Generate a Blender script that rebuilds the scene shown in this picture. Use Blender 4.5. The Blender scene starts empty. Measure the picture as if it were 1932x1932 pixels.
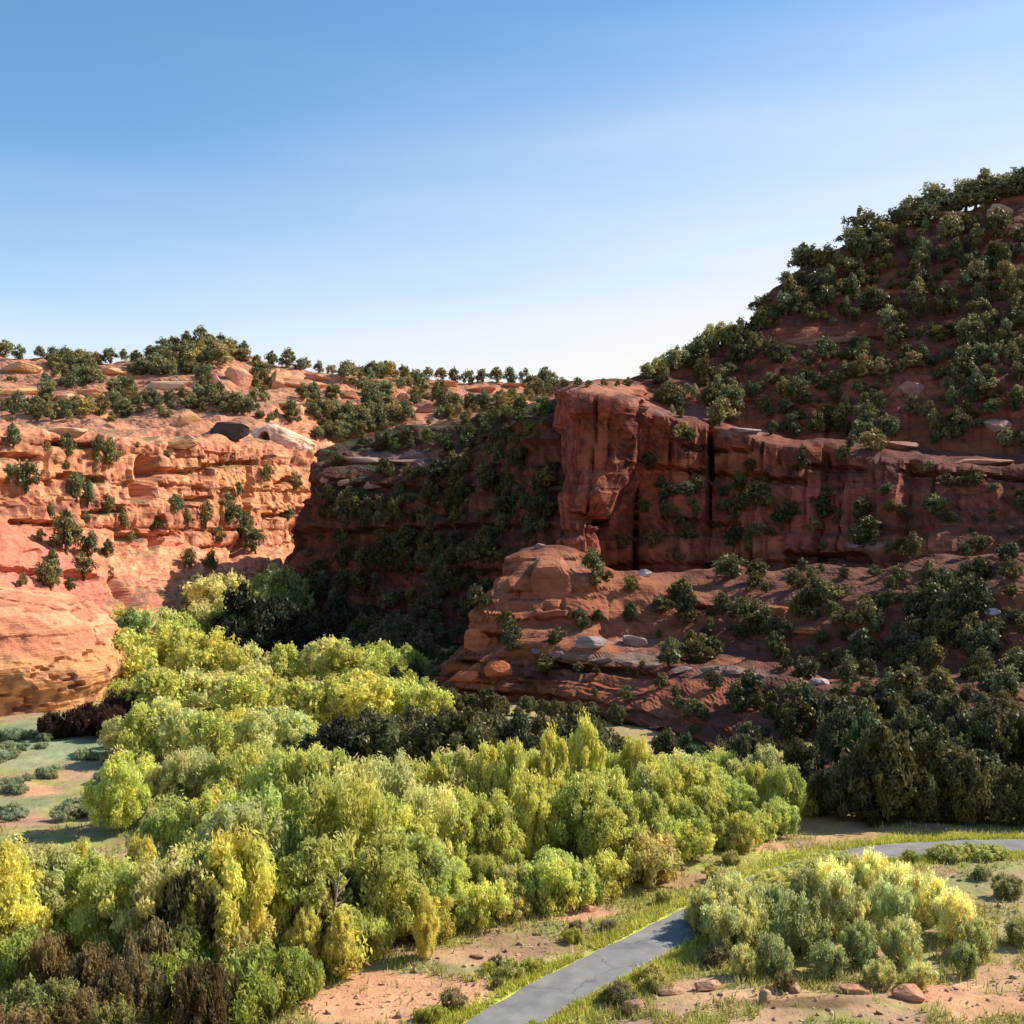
import bpy, math, random
import numpy as np
from mathutils import Vector, Matrix
from mathutils.bvhtree import BVHTree

random.seed(7)
rng = np.random.default_rng(11)
SC = bpy.context.scene
COL = SC.collection

# ------------------------------------------------------------------ camera geometry
F = 2072.0          # focal length in units of a 1932 wide picture
EYE = 14.0          # eye height above the valley floor (the viewer stands on a bank)
HV, CU = 1000.0, 966.0

def P(u, v, d):
    return ((u - CU) / F * d, d, EYE - (v - HV) / F * d)

def gdist(v):
    return EYE * F / (v - HV)

# ------------------------------------------------------------------ numpy noise
_perm = np.random.default_rng(3).permutation(256)
_perm = np.concatenate([_perm, _perm, _perm])
_val = np.random.default_rng(4).uniform(-1, 1, 256)

def vnoise(x, y, z):
    xi = np.floor(x).astype(int); yi = np.floor(y).astype(int); zi = np.floor(z).astype(int)
    xf, yf, zf = x - xi, y - yi, z - zi
    s = lambda t: t * t * t * (t * (t * 6 - 15) + 10)
    a, b, c = s(xf), s(yf), s(zf)
    def h(i, j, k):
        return _val[_perm[_perm[_perm[i & 255] + (j & 255)] + (k & 255)]]
    r = 0
    for i in (0, 1):
        for j in (0, 1):
            for k in (0, 1):
                w = (a if i else 1 - a) * (b if j else 1 - b) * (c if k else 1 - c)
                r = r + w * h(xi + i, yi + j, zi + k)
    return r

def fbm(x, y, z, o=4):
    r, a, f = 0, 0.5, 1.0
    for q in range(o):
        r = r + a * vnoise(x * f + 17.3 * q, y * f - 9.1 * q, z * f + 4.7 * q)
        a *= 0.5; f *= 2.03
    return r

def hash2(i, j, seed=0):
    return _val[_perm[_perm[(i + seed) & 255] + (j & 255)]]

def sstep(e0, e1, x):
    t = np.clip((x - e0) / (e1 - e0), 0, 1)
    return t * t * (3 - 2 * t)

# ------------------------------------------------------------------ mesh helpers
def link(o, parent=None):
    COL.objects.link(o)
    if parent is not None:
        o.parent = parent
    return o

def mesh_np(name, V, faces_flat, nside, col=None, smooth=False):
    me = bpy.data.meshes.new(name)
    V = np.asarray(V, dtype=np.float32)
    n = len(faces_flat) // nside
    me.vertices.add(len(V)); me.vertices.foreach_set('co', V.ravel())
    me.loops.add(len(faces_flat)); me.loops.foreach_set('vertex_index', np.asarray(faces_flat, dtype=np.int32))
    me.polygons.add(n)
    me.polygons.foreach_set('loop_start', np.arange(0, n * nside, nside, dtype=np.int32))
    me.polygons.foreach_set('use_smooth', np.full(n, smooth))
    me.update(calc_edges=True)
    if col is not None:
        at = me.color_attributes.new('tone', 'FLOAT_COLOR', 'POINT')
        c = np.ones((len(V), 4), dtype=np.float32); c[:, :3] = col
        at.data.foreach_set('color', c.ravel())
    return me

def grid_faces(nr, nc):
    idx = np.arange(nr * nc).reshape(nr, nc)
    return np.stack([idx[:-1, :-1], idx[:-1, 1:], idx[1:, 1:], idx[1:, :-1]], -1).reshape(-1, 4)

def tag(o, label=None, cat=None, group=None, kind=None):
    o['kind'] = kind or 'thing'
    if label: o['label'] = label
    if cat: o['category'] = cat
    if group: o['group'] = group
    return o

# ------------------------------------------------------------------ materials
def new_mat(name):
    m = bpy.data.materials.new(name); m.use_nodes = True
    nt = m.node_tree; nt.nodes.clear()
    out = nt.nodes.new('ShaderNodeOutputMaterial')
    return m, nt, out

def N(nt, t, **kw):
    n = nt.nodes.new(t)
    for k, v in kw.items():
        if k.startswith('i_'):
            n.inputs[k[2:].replace('_', ' ')].default_value = v
        else:
            setattr(n, k, v)
    return n

def rock_material(name, scale=1.0, bump=0.5, rough=0.9, var=0.35):
    m, nt, out = new_mat(name); L = nt.links
    b = N(nt, 'ShaderNodeBsdfPrincipled'); b.inputs['Roughness'].default_value = rough
    b.inputs['Specular IOR Level'].default_value = 0.15
    at = N(nt, 'ShaderNodeAttribute', attribute_name='tone')
    tc = N(nt, 'ShaderNodeTexCoord')
    n1 = N(nt, 'ShaderNodeTexNoise'); n1.inputs['Scale'].default_value = 1.6 * scale; n1.inputs['Detail'].default_value = 7; n1.inputs['Roughness'].default_value = 0.65
    mp = N(nt, 'ShaderNodeMapping'); mp.inputs['Scale'].default_value = (0.3, 0.3, 4.0)
    n2 = N(nt, 'ShaderNodeTexNoise'); n2.inputs['Scale'].default_value = 1.3 * scale; n2.inputs['Detail'].default_value = 5; n2.inputs['Distortion'].default_value = 0.6
    L.new(tc.outputs['Object'], n1.inputs['Vector']); L.new(tc.outputs['Object'], mp.inputs['Vector']); L.new(mp.outputs['Vector'], n2.inputs['Vector'])
    mr = N(nt, 'ShaderNodeMapRange'); mr.inputs['From Min'].default_value = 0.25; mr.inputs['From Max'].default_value = 0.75
    mr.inputs['To Min'].default_value = 1 - var; mr.inputs['To Max'].default_value = 1 + var
    ad = N(nt, 'ShaderNodeMath', operation='ADD'); hf = N(nt, 'ShaderNodeMath', operation='MULTIPLY'); hf.inputs[1].default_value = 0.5
    L.new(n1.outputs['Fac'], ad.inputs[0]); L.new(n2.outputs['Fac'], ad.inputs[1]); L.new(ad.outputs[0], hf.inputs[0]); L.new(hf.outputs[0], mr.inputs['Value'])
    vm = N(nt, 'ShaderNodeVectorMath', operation='SCALE')
    L.new(at.outputs['Color'], vm.inputs[0]); L.new(mr.outputs['Result'], vm.inputs['Scale'])
    L.new(vm.outputs['Vector'], b.inputs['Base Color'])
    bp = N(nt, 'ShaderNodeBump'); bp.inputs['Strength'].default_value = bump; bp.inputs['Distance'].default_value = 0.5
    L.new(hf.outputs[0], bp.inputs['Height']); L.new(bp.outputs['Normal'], b.inputs['Normal'])
    L.new(b.outputs[0], out.inputs['Surface'])
    return m

def leaf_material(name, trans=0.35, rough=0.55):
    m, nt, out = new_mat(name); L = nt.links
    oi = N(nt, 'ShaderNodeObjectInfo'); at = N(nt, 'ShaderNodeAttribute', attribute_name='tone')
    mx = N(nt, 'ShaderNodeMix', data_type='RGBA', blend_type='MULTIPLY'); mx.inputs['Factor'].default_value = 1.0
    L.new(oi.outputs['Color'], mx.inputs['A']); L.new(at.outputs['Color'], mx.inputs['B'])
    b = N(nt, 'ShaderNodeBsdfPrincipled'); b.inputs['Roughness'].default_value = rough; b.inputs['Specular IOR Level'].default_value = 0.2
    t = N(nt, 'ShaderNodeBsdfTranslucent')
    L.new(mx.outputs['Result'], b.inputs['Base Color']); L.new(mx.outputs['Result'], t.inputs['Color'])
    ms = N(nt, 'ShaderNodeMixShader'); ms.inputs[0].default_value = trans
    L.new(b.outputs[0], ms.inputs[1]); L.new(t.outputs[0], ms.inputs[2]); L.new(ms.outputs[0], out.inputs['Surface'])
    return m

def attr_leaf_material(name, trans=0.3):
    m, nt, out = new_mat(name); L = nt.links
    at = N(nt, 'ShaderNodeAttribute', attribute_name='tone')
    b = N(nt, 'ShaderNodeBsdfPrincipled'); b.inputs['Roughness'].default_value = 0.6; b.inputs['Specular IOR Level'].default_value = 0.2
    t = N(nt, 'ShaderNodeBsdfTranslucent')
    L.new(at.outputs['Color'], b.inputs['Base Color']); L.new(at.outputs['Color'], t.inputs['Color'])
    ms = N(nt, 'ShaderNodeMixShader'); ms.inputs[0].default_value = trans
    L.new(b.outputs[0], ms.inputs[1]); L.new(t.outputs[0], ms.inputs[2]); L.new(ms.outputs[0], out.inputs['Surface'])
    return m

def bark_material(name, c1, c2):
    m, nt, out = new_mat(name); L = nt.links
    b = N(nt, 'ShaderNodeBsdfPrincipled'); b.inputs['Roughness'].default_value = 0.9
    tc = N(nt, 'ShaderNodeTexCoord'); mp = N(nt, 'ShaderNodeMapping'); mp.inputs['Scale'].default_value = (60, 60, 8)
    n1 = N(nt, 'ShaderNodeTexNoise'); n1.inputs['Scale'].default_value = 1.0; n1.inputs['Detail'].default_value = 5
    r = N(nt, 'ShaderNodeValToRGB'); r.color_ramp.elements[0].position = 0.35; r.color_ramp.elements[1].position = 0.7
    r.color_ramp.elements[0].color = (*c1, 1); r.color_ramp.elements[1].color = (*c2, 1)
    L.new(tc.outputs['Object'], mp.inputs['Vector']); L.new(mp.outputs['Vector'], n1.inputs['Vector']); L.new(n1.outputs['Fac'], r.inputs[0]); L.new(r.outputs[0], b.inputs['Base Color'])
    L.new(b.outputs[0], out.inputs['Surface'])
    return m

def asphalt_material():
    m, nt, out = new_mat('asphalt'); L = nt.links
    b = N(nt, 'ShaderNodeBsdfPrincipled'); b.inputs['Roughness'].default_value = 0.85
    tc = N(nt, 'ShaderNodeTexCoord')
    n1 = N(nt, 'ShaderNodeTexNoise'); n1.inputs['Scale'].default_value = 1.1; n1.inputs['Detail'].default_value = 6
    n2 = N(nt, 'ShaderNodeTexNoise'); n2.inputs['Scale'].default_value = 60; n2.inputs['Detail'].default_value = 3
    r = N(nt, 'ShaderNodeValToRGB'); r.color_ramp.elements[0].position = 0.3; r.color_ramp.elements[1].position = 0.7
    r.color_ramp.elements[0].color = (0.13, 0.13, 0.145, 1); r.color_ramp.elements[1].color = (0.24, 0.235, 0.225, 1)
    mx = N(nt, 'ShaderNodeMix', data_type='RGBA', blend_type='OVERLAY'); mx.inputs['Factor'].default_value = 0.35
    L.new(tc.outputs['Object'], n1.inputs['Vector']); L.new(tc.outputs['Object'], n2.inputs['Vector'])
    L.new(n1.outputs['Fac'], r.inputs[0]); L.new(r.outputs[0], mx.inputs['A']); L.new(n2.outputs['Color'], mx.inputs['B'])
    hs = N(nt, 'ShaderNodeHueSaturation'); hs.inputs['Saturation'].default_value = 0.5
    L.new(mx.outputs['Result'], hs.inputs['Color'])
    # blown red dust and a few sealed cracks
    n3 = N(nt, 'ShaderNodeTexNoise'); n3.inputs['Scale'].default_value = 0.45; n3.inputs['Detail'].default_value = 8; n3.inputs['Roughness'].default_value = 0.7
    m3 = N(nt, 'ShaderNodeMapRange'); m3.inputs['From Min'].default_value = 0.52; m3.inputs['From Max'].default_value = 0.72; m3.inputs['To Max'].default_value = 0.55
    vo = N(nt, 'ShaderNodeTexVoronoi', feature='DISTANCE_TO_EDGE'); vo.inputs['Scale'].default_value = 0.28
    m4 = N(nt, 'ShaderNodeMapRange'); m4.inputs['From Min'].default_value = 0.006; m4.inputs['From Max'].default_value = 0.016; m4.inputs['To Min'].default_value = 0.72; m4.inputs['To Max'].default_value = 1.0
    wv = N(nt, 'ShaderNodeVectorMath', operation='ADD'); wn = N(nt, 'ShaderNodeTexNoise'); wn.inputs['Scale'].default_value = 1.7; wn.inputs['Detail'].default_value = 4
    L.new(tc.outputs['Object'], wn.inputs['Vector']); L.new(tc.outputs['Object'], wv.inputs[0]); L.new(wn.outputs['Color'], wv.inputs[1]); L.new(wv.outputs[0], vo.inputs['Vector'])
    L.new(tc.outputs['Object'], n3.inputs['Vector']); L.new(n3.outputs['Fac'], m3.inputs['Value']); L.new(vo.outputs['Distance'], m4.inputs['Value'])
    mx2 = N(nt, 'ShaderNodeMix', data_type='RGBA'); mx2.inputs['B'].default_value = (0.34, 0.24, 0.17, 1)
    L.new(m3.outputs[0], mx2.inputs['Factor']); L.new(hs.outputs[0], mx2.inputs['A'])
    sc = N(nt, 'ShaderNodeVectorMath', operation='SCALE'); L.new(mx2.outputs['Result'], sc.inputs[0]); L.new(m4.outputs[0], sc.inputs['Scale'])
    L.new(sc.outputs['Vector'], b.inputs['Base Color'])
    bp = N(nt, 'ShaderNodeBump'); bp.inputs['Strength'].default_value = 0.4; bp.inputs['Distance'].default_value = 0.02
    L.new(n2.outputs['Fac'], bp.inputs['Height']); L.new(bp.outputs['Normal'], b.inputs['Normal'])
    L.new(b.outputs[0], out.inputs['Surface'])
    return m

M_ROCK = rock_material('sandstone', 1.0, 0.6)
M_GROUND = rock_material('soil', 1.5, 0.5, 0.95, 0.22)
M_LEAF = leaf_material('juniper_foliage', 0.28, 0.5)
M_COTTON = leaf_material('cottonwood_foliage', 0.5, 0.55)
M_WOOD = attr_leaf_material('scrub_foliage', 0.28)
M_GRASS = attr_leaf_material('grass_blades')
M_BARK = bark_material('juniper_bark', (0.035, 0.022, 0.015), (0.10, 0.07, 0.05))
M_PALE = bark_material('cottonwood_bark', (0.13, 0.10, 0.075), (0.34, 0.29, 0.24))
M_PATH = asphalt_material()

# ------------------------------------------------------------------ terrain sheets
TREES_ON = {}      # name -> BVH

def box_blur(A, axis, r):
    if r < 1: return A
    pad = [(0, 0)] * A.ndim; pad[axis] = (r, r)
    B = np.pad(A, pad, mode='edge'); c = np.cumsum(B, axis=axis)
    z = np.zeros_like(np.take(c, [0], axis=axis)); c = np.concatenate([z, c], axis=axis)
    n = A.shape[axis]
    hi = np.take(c, np.arange(2 * r + 1, 2 * r + 1 + n), axis=axis); lo = np.take(c, np.arange(0, n), axis=axis)
    return (hi - lo) / (2 * r + 1)

def project(Vv):
    y = np.maximum(Vv[..., 1], 1)
    return CU + F * Vv[..., 0] / y, HV - F * (Vv[..., 2] - EYE) / y

def lerp3(a, b, t):
    return a[None] * (1 - t[..., None]) + b[None] * t[..., None]

def strata(z, S, seed, thick, jw=(2.0, 6.0)):
    r = np.random.default_rng(seed)
    th = r.uniform(0.35, 1.9, 400) * thick
    bounds = np.cumsum(th) - 60
    k = np.searchsorted(bounds, z.ravel()).reshape(z.shape)
    o = r.uniform(-1, 1, 402)[k]
    w = r.uniform(jw[0], jw[1], 402)[k]; ph = r.uniform(0, 50, 402)[k]
    j = np.floor(S / w + ph).astype(int)
    o2 = hash2(k, j, seed)
    edge = np.abs(S / w + ph - j - 0.5) * 2
    crack = sstep(0.90, 1.0, edge)
    # soft round-over of each bed
    lo = np.concatenate([[-60], bounds])[np.clip(k, 0, 399)]; hi = bounds[np.clip(k, 0, 399)]
    t = np.clip((z - lo) / np.maximum(hi - lo, 1e-3), 0, 1)
    rnd = 1 - (2 * t - 1) ** 8
    return o, o2, crack, rnd, k

def sheet(name, cols, res, pal, dim=1.0, tint=(1, 1, 1), amp=1.0, fb=1.0, thick=1.6, seed=1, blur=2, warp=1.5, carve=(), patches=(), soil=None, soil_at=(0.72, 0.9), blocks=(), mat=None):
    """cols: list of control columns, each a list of (u, v, d) with the same row count."""
    C = np.array([[P(*c) for c in col] for col in cols])          # nc, nr, 3
    nc, nr = C.shape[:2]
    lens = np.linalg.norm(np.diff(C, axis=0), axis=2)
    cl = np.clip((np.median(lens, axis=1) / res).astype(int), 3, 260)
    rl = np.clip((np.percentile(np.linalg.norm(np.diff(C, axis=1), axis=2), 70, axis=0) / res).astype(int), 3, 260)
    tc = np.concatenate([[0], np.concatenate([i + np.arange(1, n + 1) / n for i, n in enumerate(cl)])])
    tr = np.concatenate([[0], np.concatenate([i + np.arange(1, n + 1) / n for i, n in enumerate(rl)])])
    def interp(A, t, ax):
        i = np.minimum(t.astype(int), A.shape[ax] - 2); f = t - i
        sh = [1] * A.ndim; sh[ax] = -1; f = f.reshape(sh)
        return np.take(A, i, axis=ax) * (1 - f) + np.take(A, i + 1, axis=ax) * f
    G = interp(interp(C, tc, 0), tr, 1)
    for _ in range(3):
        G = box_blur(box_blur(G, 0, blur * 2), 1, blur)
    # large-scale wobble
    x, y, z = G[..., 0], G[..., 1], G[..., 2]
    dx = np.gradient(G, axis=0); dy = np.gradient(G, axis=1)
    n = np.cross(dx, dy); n /= np.maximum(np.linalg.norm(n, axis=-1, keepdims=True), 1e-9)
    mid = G[:, G.shape[1] // 2]; S = np.concatenate([[0], np.cumsum(np.linalg.norm(np.diff(mid, axis=0), axis=1))])[:, None] + 0 * z
    w1 = fbm(x / 9, y / 9, z / 9 + seed, 4)
    G = G + n * (w1 * 2.4 * fb)[..., None]
    x, y, z = G[..., 0], G[..., 1], G[..., 2]
    u0, v0 = project(G)
    zz = z + warp * fbm(x / 25, y / 25, z / 60 + 3, 3) - 0.02 * x
    o, o2, crack, rnd, k = strata(zz, S + 1.2 * fbm(x / 4, y / 4, z / 6, 3), seed, thick)
    nh = n.copy(); nh[..., 2] *= 0.25
    steep = 1 - sstep(0.55, 0.95, n[..., 2])
    d = (0.62 * o + 0.38 * o2 - 0.6 * crack * steep + 0.35 * rnd) * amp * (0.35 + 0.65 * steep)
    f1, f2, fc, fr, fk = strata(zz * 1.0 + 0.25 * fbm(x / 6, y / 6, z * 0 + 2, 2), S + 0.5 * fbm(x / 2, y / 2, z / 2, 2), seed + 7, thick * 0.30, (0.8, 2.6))
    if blocks:
        bu = np.array([q[0] for q in blocks], float); bd = np.array([q[1] for q in blocks]); bt = np.array([q[2] for q in blocks])
        uu = u0 + 7 * fbm(x / 3, y / 3, z / 5, 2) + 0.06 * (v0 - 850); bi = np.clip(np.searchsorted(bu, uu) - 1, 0, len(bu) - 1)
        nxt = np.append(bu, 9999)[bi + 1]; fr = np.clip((uu - bu[bi]) / np.maximum(nxt - bu[bi], 1), 0, 1)
        low = np.clip((v0 - 800) / 250, 0, 1)
        cl_ = steep * (G[..., 1] < 126)
        d = d + cl_ * (bd[bi] + bt[bi] * (fr - 0.5))
        near = np.where(np.abs(uu - bu[bi]) < np.abs(nxt - uu), bi, bi + 1)
        gap = np.minimum(np.abs(uu - bu[bi]), np.abs(nxt - uu)); gs = np.array([q[3] for q in blocks] + [0])[near]
        gs = gs * sstep(-0.15, 0.1, fbm(x / 5 + near * 3.1, y / 5, z / 7 + 1, 3) + 0.25 * (gs > 0.8))
        d = d - cl_ * 1.6 * gs * (1 - sstep(1.2, 4.5, gap))
    fm = 0.15 + 0.85 * sstep(-0.08, 0.2, fbm(x / 11 + 3, y / 11, z / 7 + 8, 3))
    d = d + fm * (0.30 * f1 + 0.20 * f2 - 0.35 * fc * steep) * amp * (0.4 + 0.6 * steep)
    # weathered flutes on the steep part
    d = d + steep * amp * 0.45 * fbm(S / 3.0, zz / 14, z * 0 + seed, 4)
    for (a, b, c2, e, wd, dep) in carve:
        t = np.clip(((u0 - a) * (c2 - a) + (v0 - b) * (e - b)) / max((c2 - a) ** 2 + (e - b) ** 2, 1), 0, 1)
        dist = np.hypot(u0 - a - t * (c2 - a), v0 - b - t * (e - b)) + 5 * fbm(x / 2, y / 2, z / 2, 2)
        d = d - dep * (1 - sstep(wd * 0.4, wd, dist))
    G = G + nh * d[..., None] + n * (0.55 * fb * fbm(x / 2.2, y / 2.2, z / 2.2, 4))[..., None]
    # colour: each bed has its own stone, blotched by weathering
    pal = np.array(pal); r = np.random.default_rng(seed + 50)
    kk = r.integers(0, len(pal), 402)
    ca = pal[kk[k]]
    cb = pal[(np.floor((fbm(S / 7, zz / 1.6, z * 0 + 9, 4) + 0.5) * 1.999 * len(pal)).astype(int)) % len(pal)]
    bl = sstep(-0.12, 0.12, fbm(x / 5 + 4, y / 5, zz / 1.3, 4))[..., None]
    c = ca * (1 - bl) + cb * bl
    c = c * (1 + 0.16 * f1 + 0.10 * f2 - 0.25 * fc * steep)[..., None]
    # desert varnish: dark run-off streaks down the steep faces
    vs = sstep(0.05, 0.3, fbm(S / 0.9, zz / 12 + 7, z * 0 + 2, 4)) * steep * 0.35
    c = c * (1 - vs[..., None])
    c = c * (1 + 0.35 * fbm(x / 1.2, y / 1.2, z / 1.2, 3))[..., None]
    if soil is not None:
        n2 = np.cross(np.gradient(G, axis=0), np.gradient(G, axis=1)); n2 /= np.maximum(np.linalg.norm(n2, axis=-1, keepdims=True), 1e-9)
        sf = (sstep(soil_at[0], soil_at[1], n2[..., 2]) * (0.55 + 0.45 * sstep(-0.1, 0.15, fbm(x / 3, y / 3, z / 3 + 5, 3))))[..., None]
        so = np.array(soil[0]) * (1 - sstep(-0.1, 0.1, fbm(x / 6, y / 6, z * 0 + 31, 4)))[..., None] + np.array(soil[1]) * sstep(-0.1, 0.1, fbm(x / 6, y / 6, z * 0 + 31, 4))[..., None]
        c = c * (1 - sf) + so * sf
    for (pu, pv, ru, rv, pc, st) in patches:
        q = np.hypot((u0 - pu) / ru, (v0 - pv) / rv) + 0.7 * fbm(x / 1.8, y / 1.8, z / 1.0, 3)
        m = (1 - sstep(0.75, 1.05, q))[..., None] * st
        c = c * (1 - m) + np.array(pc) * m
    c = np.clip(c * dim * np.array(tint), 0.01, 0.9)
    NC, NR = G.shape[:2]
    faces = grid_faces(NC, NR)[:, ::-1]     # col-major; flip so that the front faces outwards
    V = G.reshape(-1, 3)
    me = mesh_np(name, V, faces.ravel(), 4, c.reshape(-1, 3))
    me.materials.append(mat or M_ROCK)
    ob = link(bpy.data.objects.new(name, me)); ob['kind'] = 'structure'
    st = 2
    Gs = G[::st, ::st]; fs = grid_faces(*Gs.shape[:2])
    TREES_ON[ob.name] = BVHTree.FromPolygons(Gs.reshape(-1, 3).tolist(), fs.tolist())
    return ob

def back(col, dd=((40, -0.35), (90, -1.0))):
    return col

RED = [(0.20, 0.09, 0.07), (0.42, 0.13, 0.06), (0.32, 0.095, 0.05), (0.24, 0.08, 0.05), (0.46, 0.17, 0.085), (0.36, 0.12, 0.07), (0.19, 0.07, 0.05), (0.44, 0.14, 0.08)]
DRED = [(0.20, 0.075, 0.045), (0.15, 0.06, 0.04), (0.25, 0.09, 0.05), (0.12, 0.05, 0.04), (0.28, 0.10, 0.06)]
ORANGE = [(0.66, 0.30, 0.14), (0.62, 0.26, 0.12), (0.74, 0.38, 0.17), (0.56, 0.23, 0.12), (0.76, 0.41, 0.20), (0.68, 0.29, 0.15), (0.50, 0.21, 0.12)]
SOILR = [(0.30, 0.12, 0.08), (0.20, 0.09, 0.065)]
SOILO = [(0.50, 0.27, 0.15), (0.22, 0.20, 0.10)]

# --- far mesa: the long tree-covered ridge behind everything
us = [-900, -450, -150, 0, 120, 230, 300, 370, 430, 500, 600, 720, 850, 980, 1100, 1250, 1500, 1900]
sk = [640, 640, 660, 672, 684, 690, 668, 645, 655, 690, 700, 712, 720, 728, 735, 745, 760, 780]
cols = []
for u, s in zip(us, sk):
    q = 0 if u < 550 else 1
    cols.append([(u, 1050, 205 + 72 * q), (u, 880, 215 + 66 * q), (u, 815, 238 + 50 * q), (u, 772 + (s - 690) * 0.35, 275 + 25 * q), (u, 735 + (s - 690) * 0.55, 310 + 12 * q),
                 (u, s + 12, 345), (u, s, 360), (u, s + 25, 400), (u, 860, 460), (u, 1030, 520)])
sheet('mesa', cols, 1.0, ORANGE[:], dim=0.84, tint=(1.0, 0.92, 1.02), amp=1.3, fb=1.1, thick=2.4, seed=5, blur=2, soil=[(0.52, 0.25, 0.14), (0.38, 0.22, 0.12)])

# --- left canyon wall, lit by the sun
us = [-900, -450, -150, 0, 100, 200, 300, 400, 500, 575, 600, 640]
dr = [96, 120, 140, 152, 162, 172, 184, 196, 210, 222, 245, 290]
vr = [780, 790, 800, 812, 815, 822, 828, 826, 830, 846, 850, 850]
vm = [1020, 1010, 1005, 1000, 1010, 1020, 1030, 1045, 1030, 1035, 1020, 1010]
cols = []
for i, u in enumerate(us):
    d = dr[i]; b = d - (36 if u < 250 else 36 - (u - 250) * 0.06)
    if i >= 10: b = d - 6
    vb = HV + EYE * F / b + 10
    cols.append([(u, vb + 10, b - 2), (u, vb, b), (u, vm[i] + 25, d - 12 if i < 10 else d - 4), (u, vm[i], d - 6 if i < 10 else d - 3),
                 (u, (vm[i] + vr[i]) / 2, d - 3.5), (u, vr[i] + 8, d), (u, vr[i], d + 3),
                 (u, vr[i] - 8, d + 22), (u, vr[i] + 4, d + 55), (u, 1000, d + 90)])
sheet('canyon_wall', cols, 0.40, ORANGE, dim=0.84, tint=(1.0, 0.91, 1.02), amp=1.2, fb=1.1, thick=3.2, seed=9, blur=2, soil=SOILO, soil_at=(0.8, 0.95),
      carve=[(272, 880, 268, 925, 26, 5), (465, 880, 470, 960, 9, 3), (468, 960, 440, 1050, 10, 3), (300, 985, 290, 1020, 16, 4), (390, 890, 250, 892, 9, 2),
             (205, 845, 85, 835, 8, 2.2), (560, 960, 555, 1010, 7, 2), (540, 905, 520, 915, 8, 2), (215, 1100, 245, 1145, 14, 3), (0, 1075, 180, 1090, 9, 2), (380, 880, 480, 872, 6, 2), (100, 900, 190, 905, 8, 2.4), (20, 985, 130, 992, 8, 2.2), (330, 945, 400, 940, 6, 2), (150, 970, 230, 962, 6, 2), (500, 975, 560, 968, 6, 1.8), (0, 860, 70, 866, 7, 2), (210, 1015, 330, 1008, 7, 1.8)],
      patches=[(60, 1040, 160, 60, (0.60, 0.22, 0.13), 0.7), (60, 1110, 200, 60, (0.62, 0.24, 0.15), 0.8), (480, 930, 110, 70, (0.74, 0.38, 0.15), 0.6)])

# --- shaded promontory in the middle, running back behind the buttress
rows = []
cols = [
 [(645, 1150, 206), (645, 1060, 208), (645, 960, 210), (645, 900, 212), (648, 885, 213), (652, 870, 215), (662, 880, 220), (672, 1000, 232)],
 [(575, 1170, 180), (583, 1060, 182), (600, 960, 184), (602, 905, 186), (604, 890, 188), (620, 872, 194), (642, 878, 206), (652, 1000, 225)],
 [(515, 1195, 160), (545, 1075, 165), (572, 965, 169), (578, 905, 171), (586, 885, 173), (612, 862, 186), (640, 866, 205), (650, 1000, 225)],
 [(560, 1210, 152), (580, 1085, 158), (610, 970, 161), (618, 915, 163), (625, 900, 165), (650, 850, 184), (670, 855, 202), (680, 1000, 225)],
 [(680, 1215, 146), (690, 1090, 152), (700, 975, 155), (705, 915, 157), (710, 900, 159), (715, 838, 180), (722, 842, 200), (730, 1000, 222)],
 [(800, 1220, 138), (805, 1095, 145), (810, 975, 148), (812, 915, 150), (815, 900, 152), (815, 812, 174), (818, 815, 195), (820, 1000, 218)],
 [(900, 1230, 130), (900, 1100, 138), (900, 980, 142), (900, 905, 145), (900, 880, 147), (905, 790, 166), (908, 795, 190), (910, 1000, 215)],
 [(985, 1240, 124), (985, 1100, 130), (985, 960, 134), (985, 860, 137), (985, 785, 140), (988, 762, 150), (990, 775, 175), (995, 1000, 205)],
 [(1080, 1240, 120), (1080, 1100, 125), (1080, 960, 128), (1080, 860, 130), (1080, 775, 133), (1082, 755, 145), (1085, 770, 170), (1090, 1000, 200)],
 [(1300, 1240, 118), (1300, 1100, 124), (1300, 960, 127), (1300, 860, 130), (1300, 790, 133), (1300, 760, 145), (1300, 790, 170), (1300, 1000, 200)],
]
for i_ in range(4):
    f_ = cols[i_][3][2] if i_ > 1 else (171 if i_ else 184)
    if i_ == 0: cols[0] = [(q[0], q[1], q[2] - 22) for q in cols[0]]
    cols[i_] = [(q[0], q[1], f_ + (q[2] - f_) * (0.5 if i_ < 3 else 0.75)) if (j_ > 3 or i_ < 2) else q for j_, q in enumerate(cols[i_])]
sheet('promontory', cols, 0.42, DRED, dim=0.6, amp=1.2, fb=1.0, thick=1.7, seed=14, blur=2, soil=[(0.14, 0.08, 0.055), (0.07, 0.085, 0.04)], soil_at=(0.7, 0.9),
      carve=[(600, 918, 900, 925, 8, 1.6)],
      patches=[(740, 860, 110, 9, (0.36, 0.22, 0.19), 0.8), (820, 880, 70, 9, (0.33, 0.2, 0.18), 0.7), (1030, 850, 30, 80, (0.22, 0.085, 0.05), 0.6), (600, 980, 30, 90, (0.22, 0.075, 0.04), 0.7)])

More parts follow.
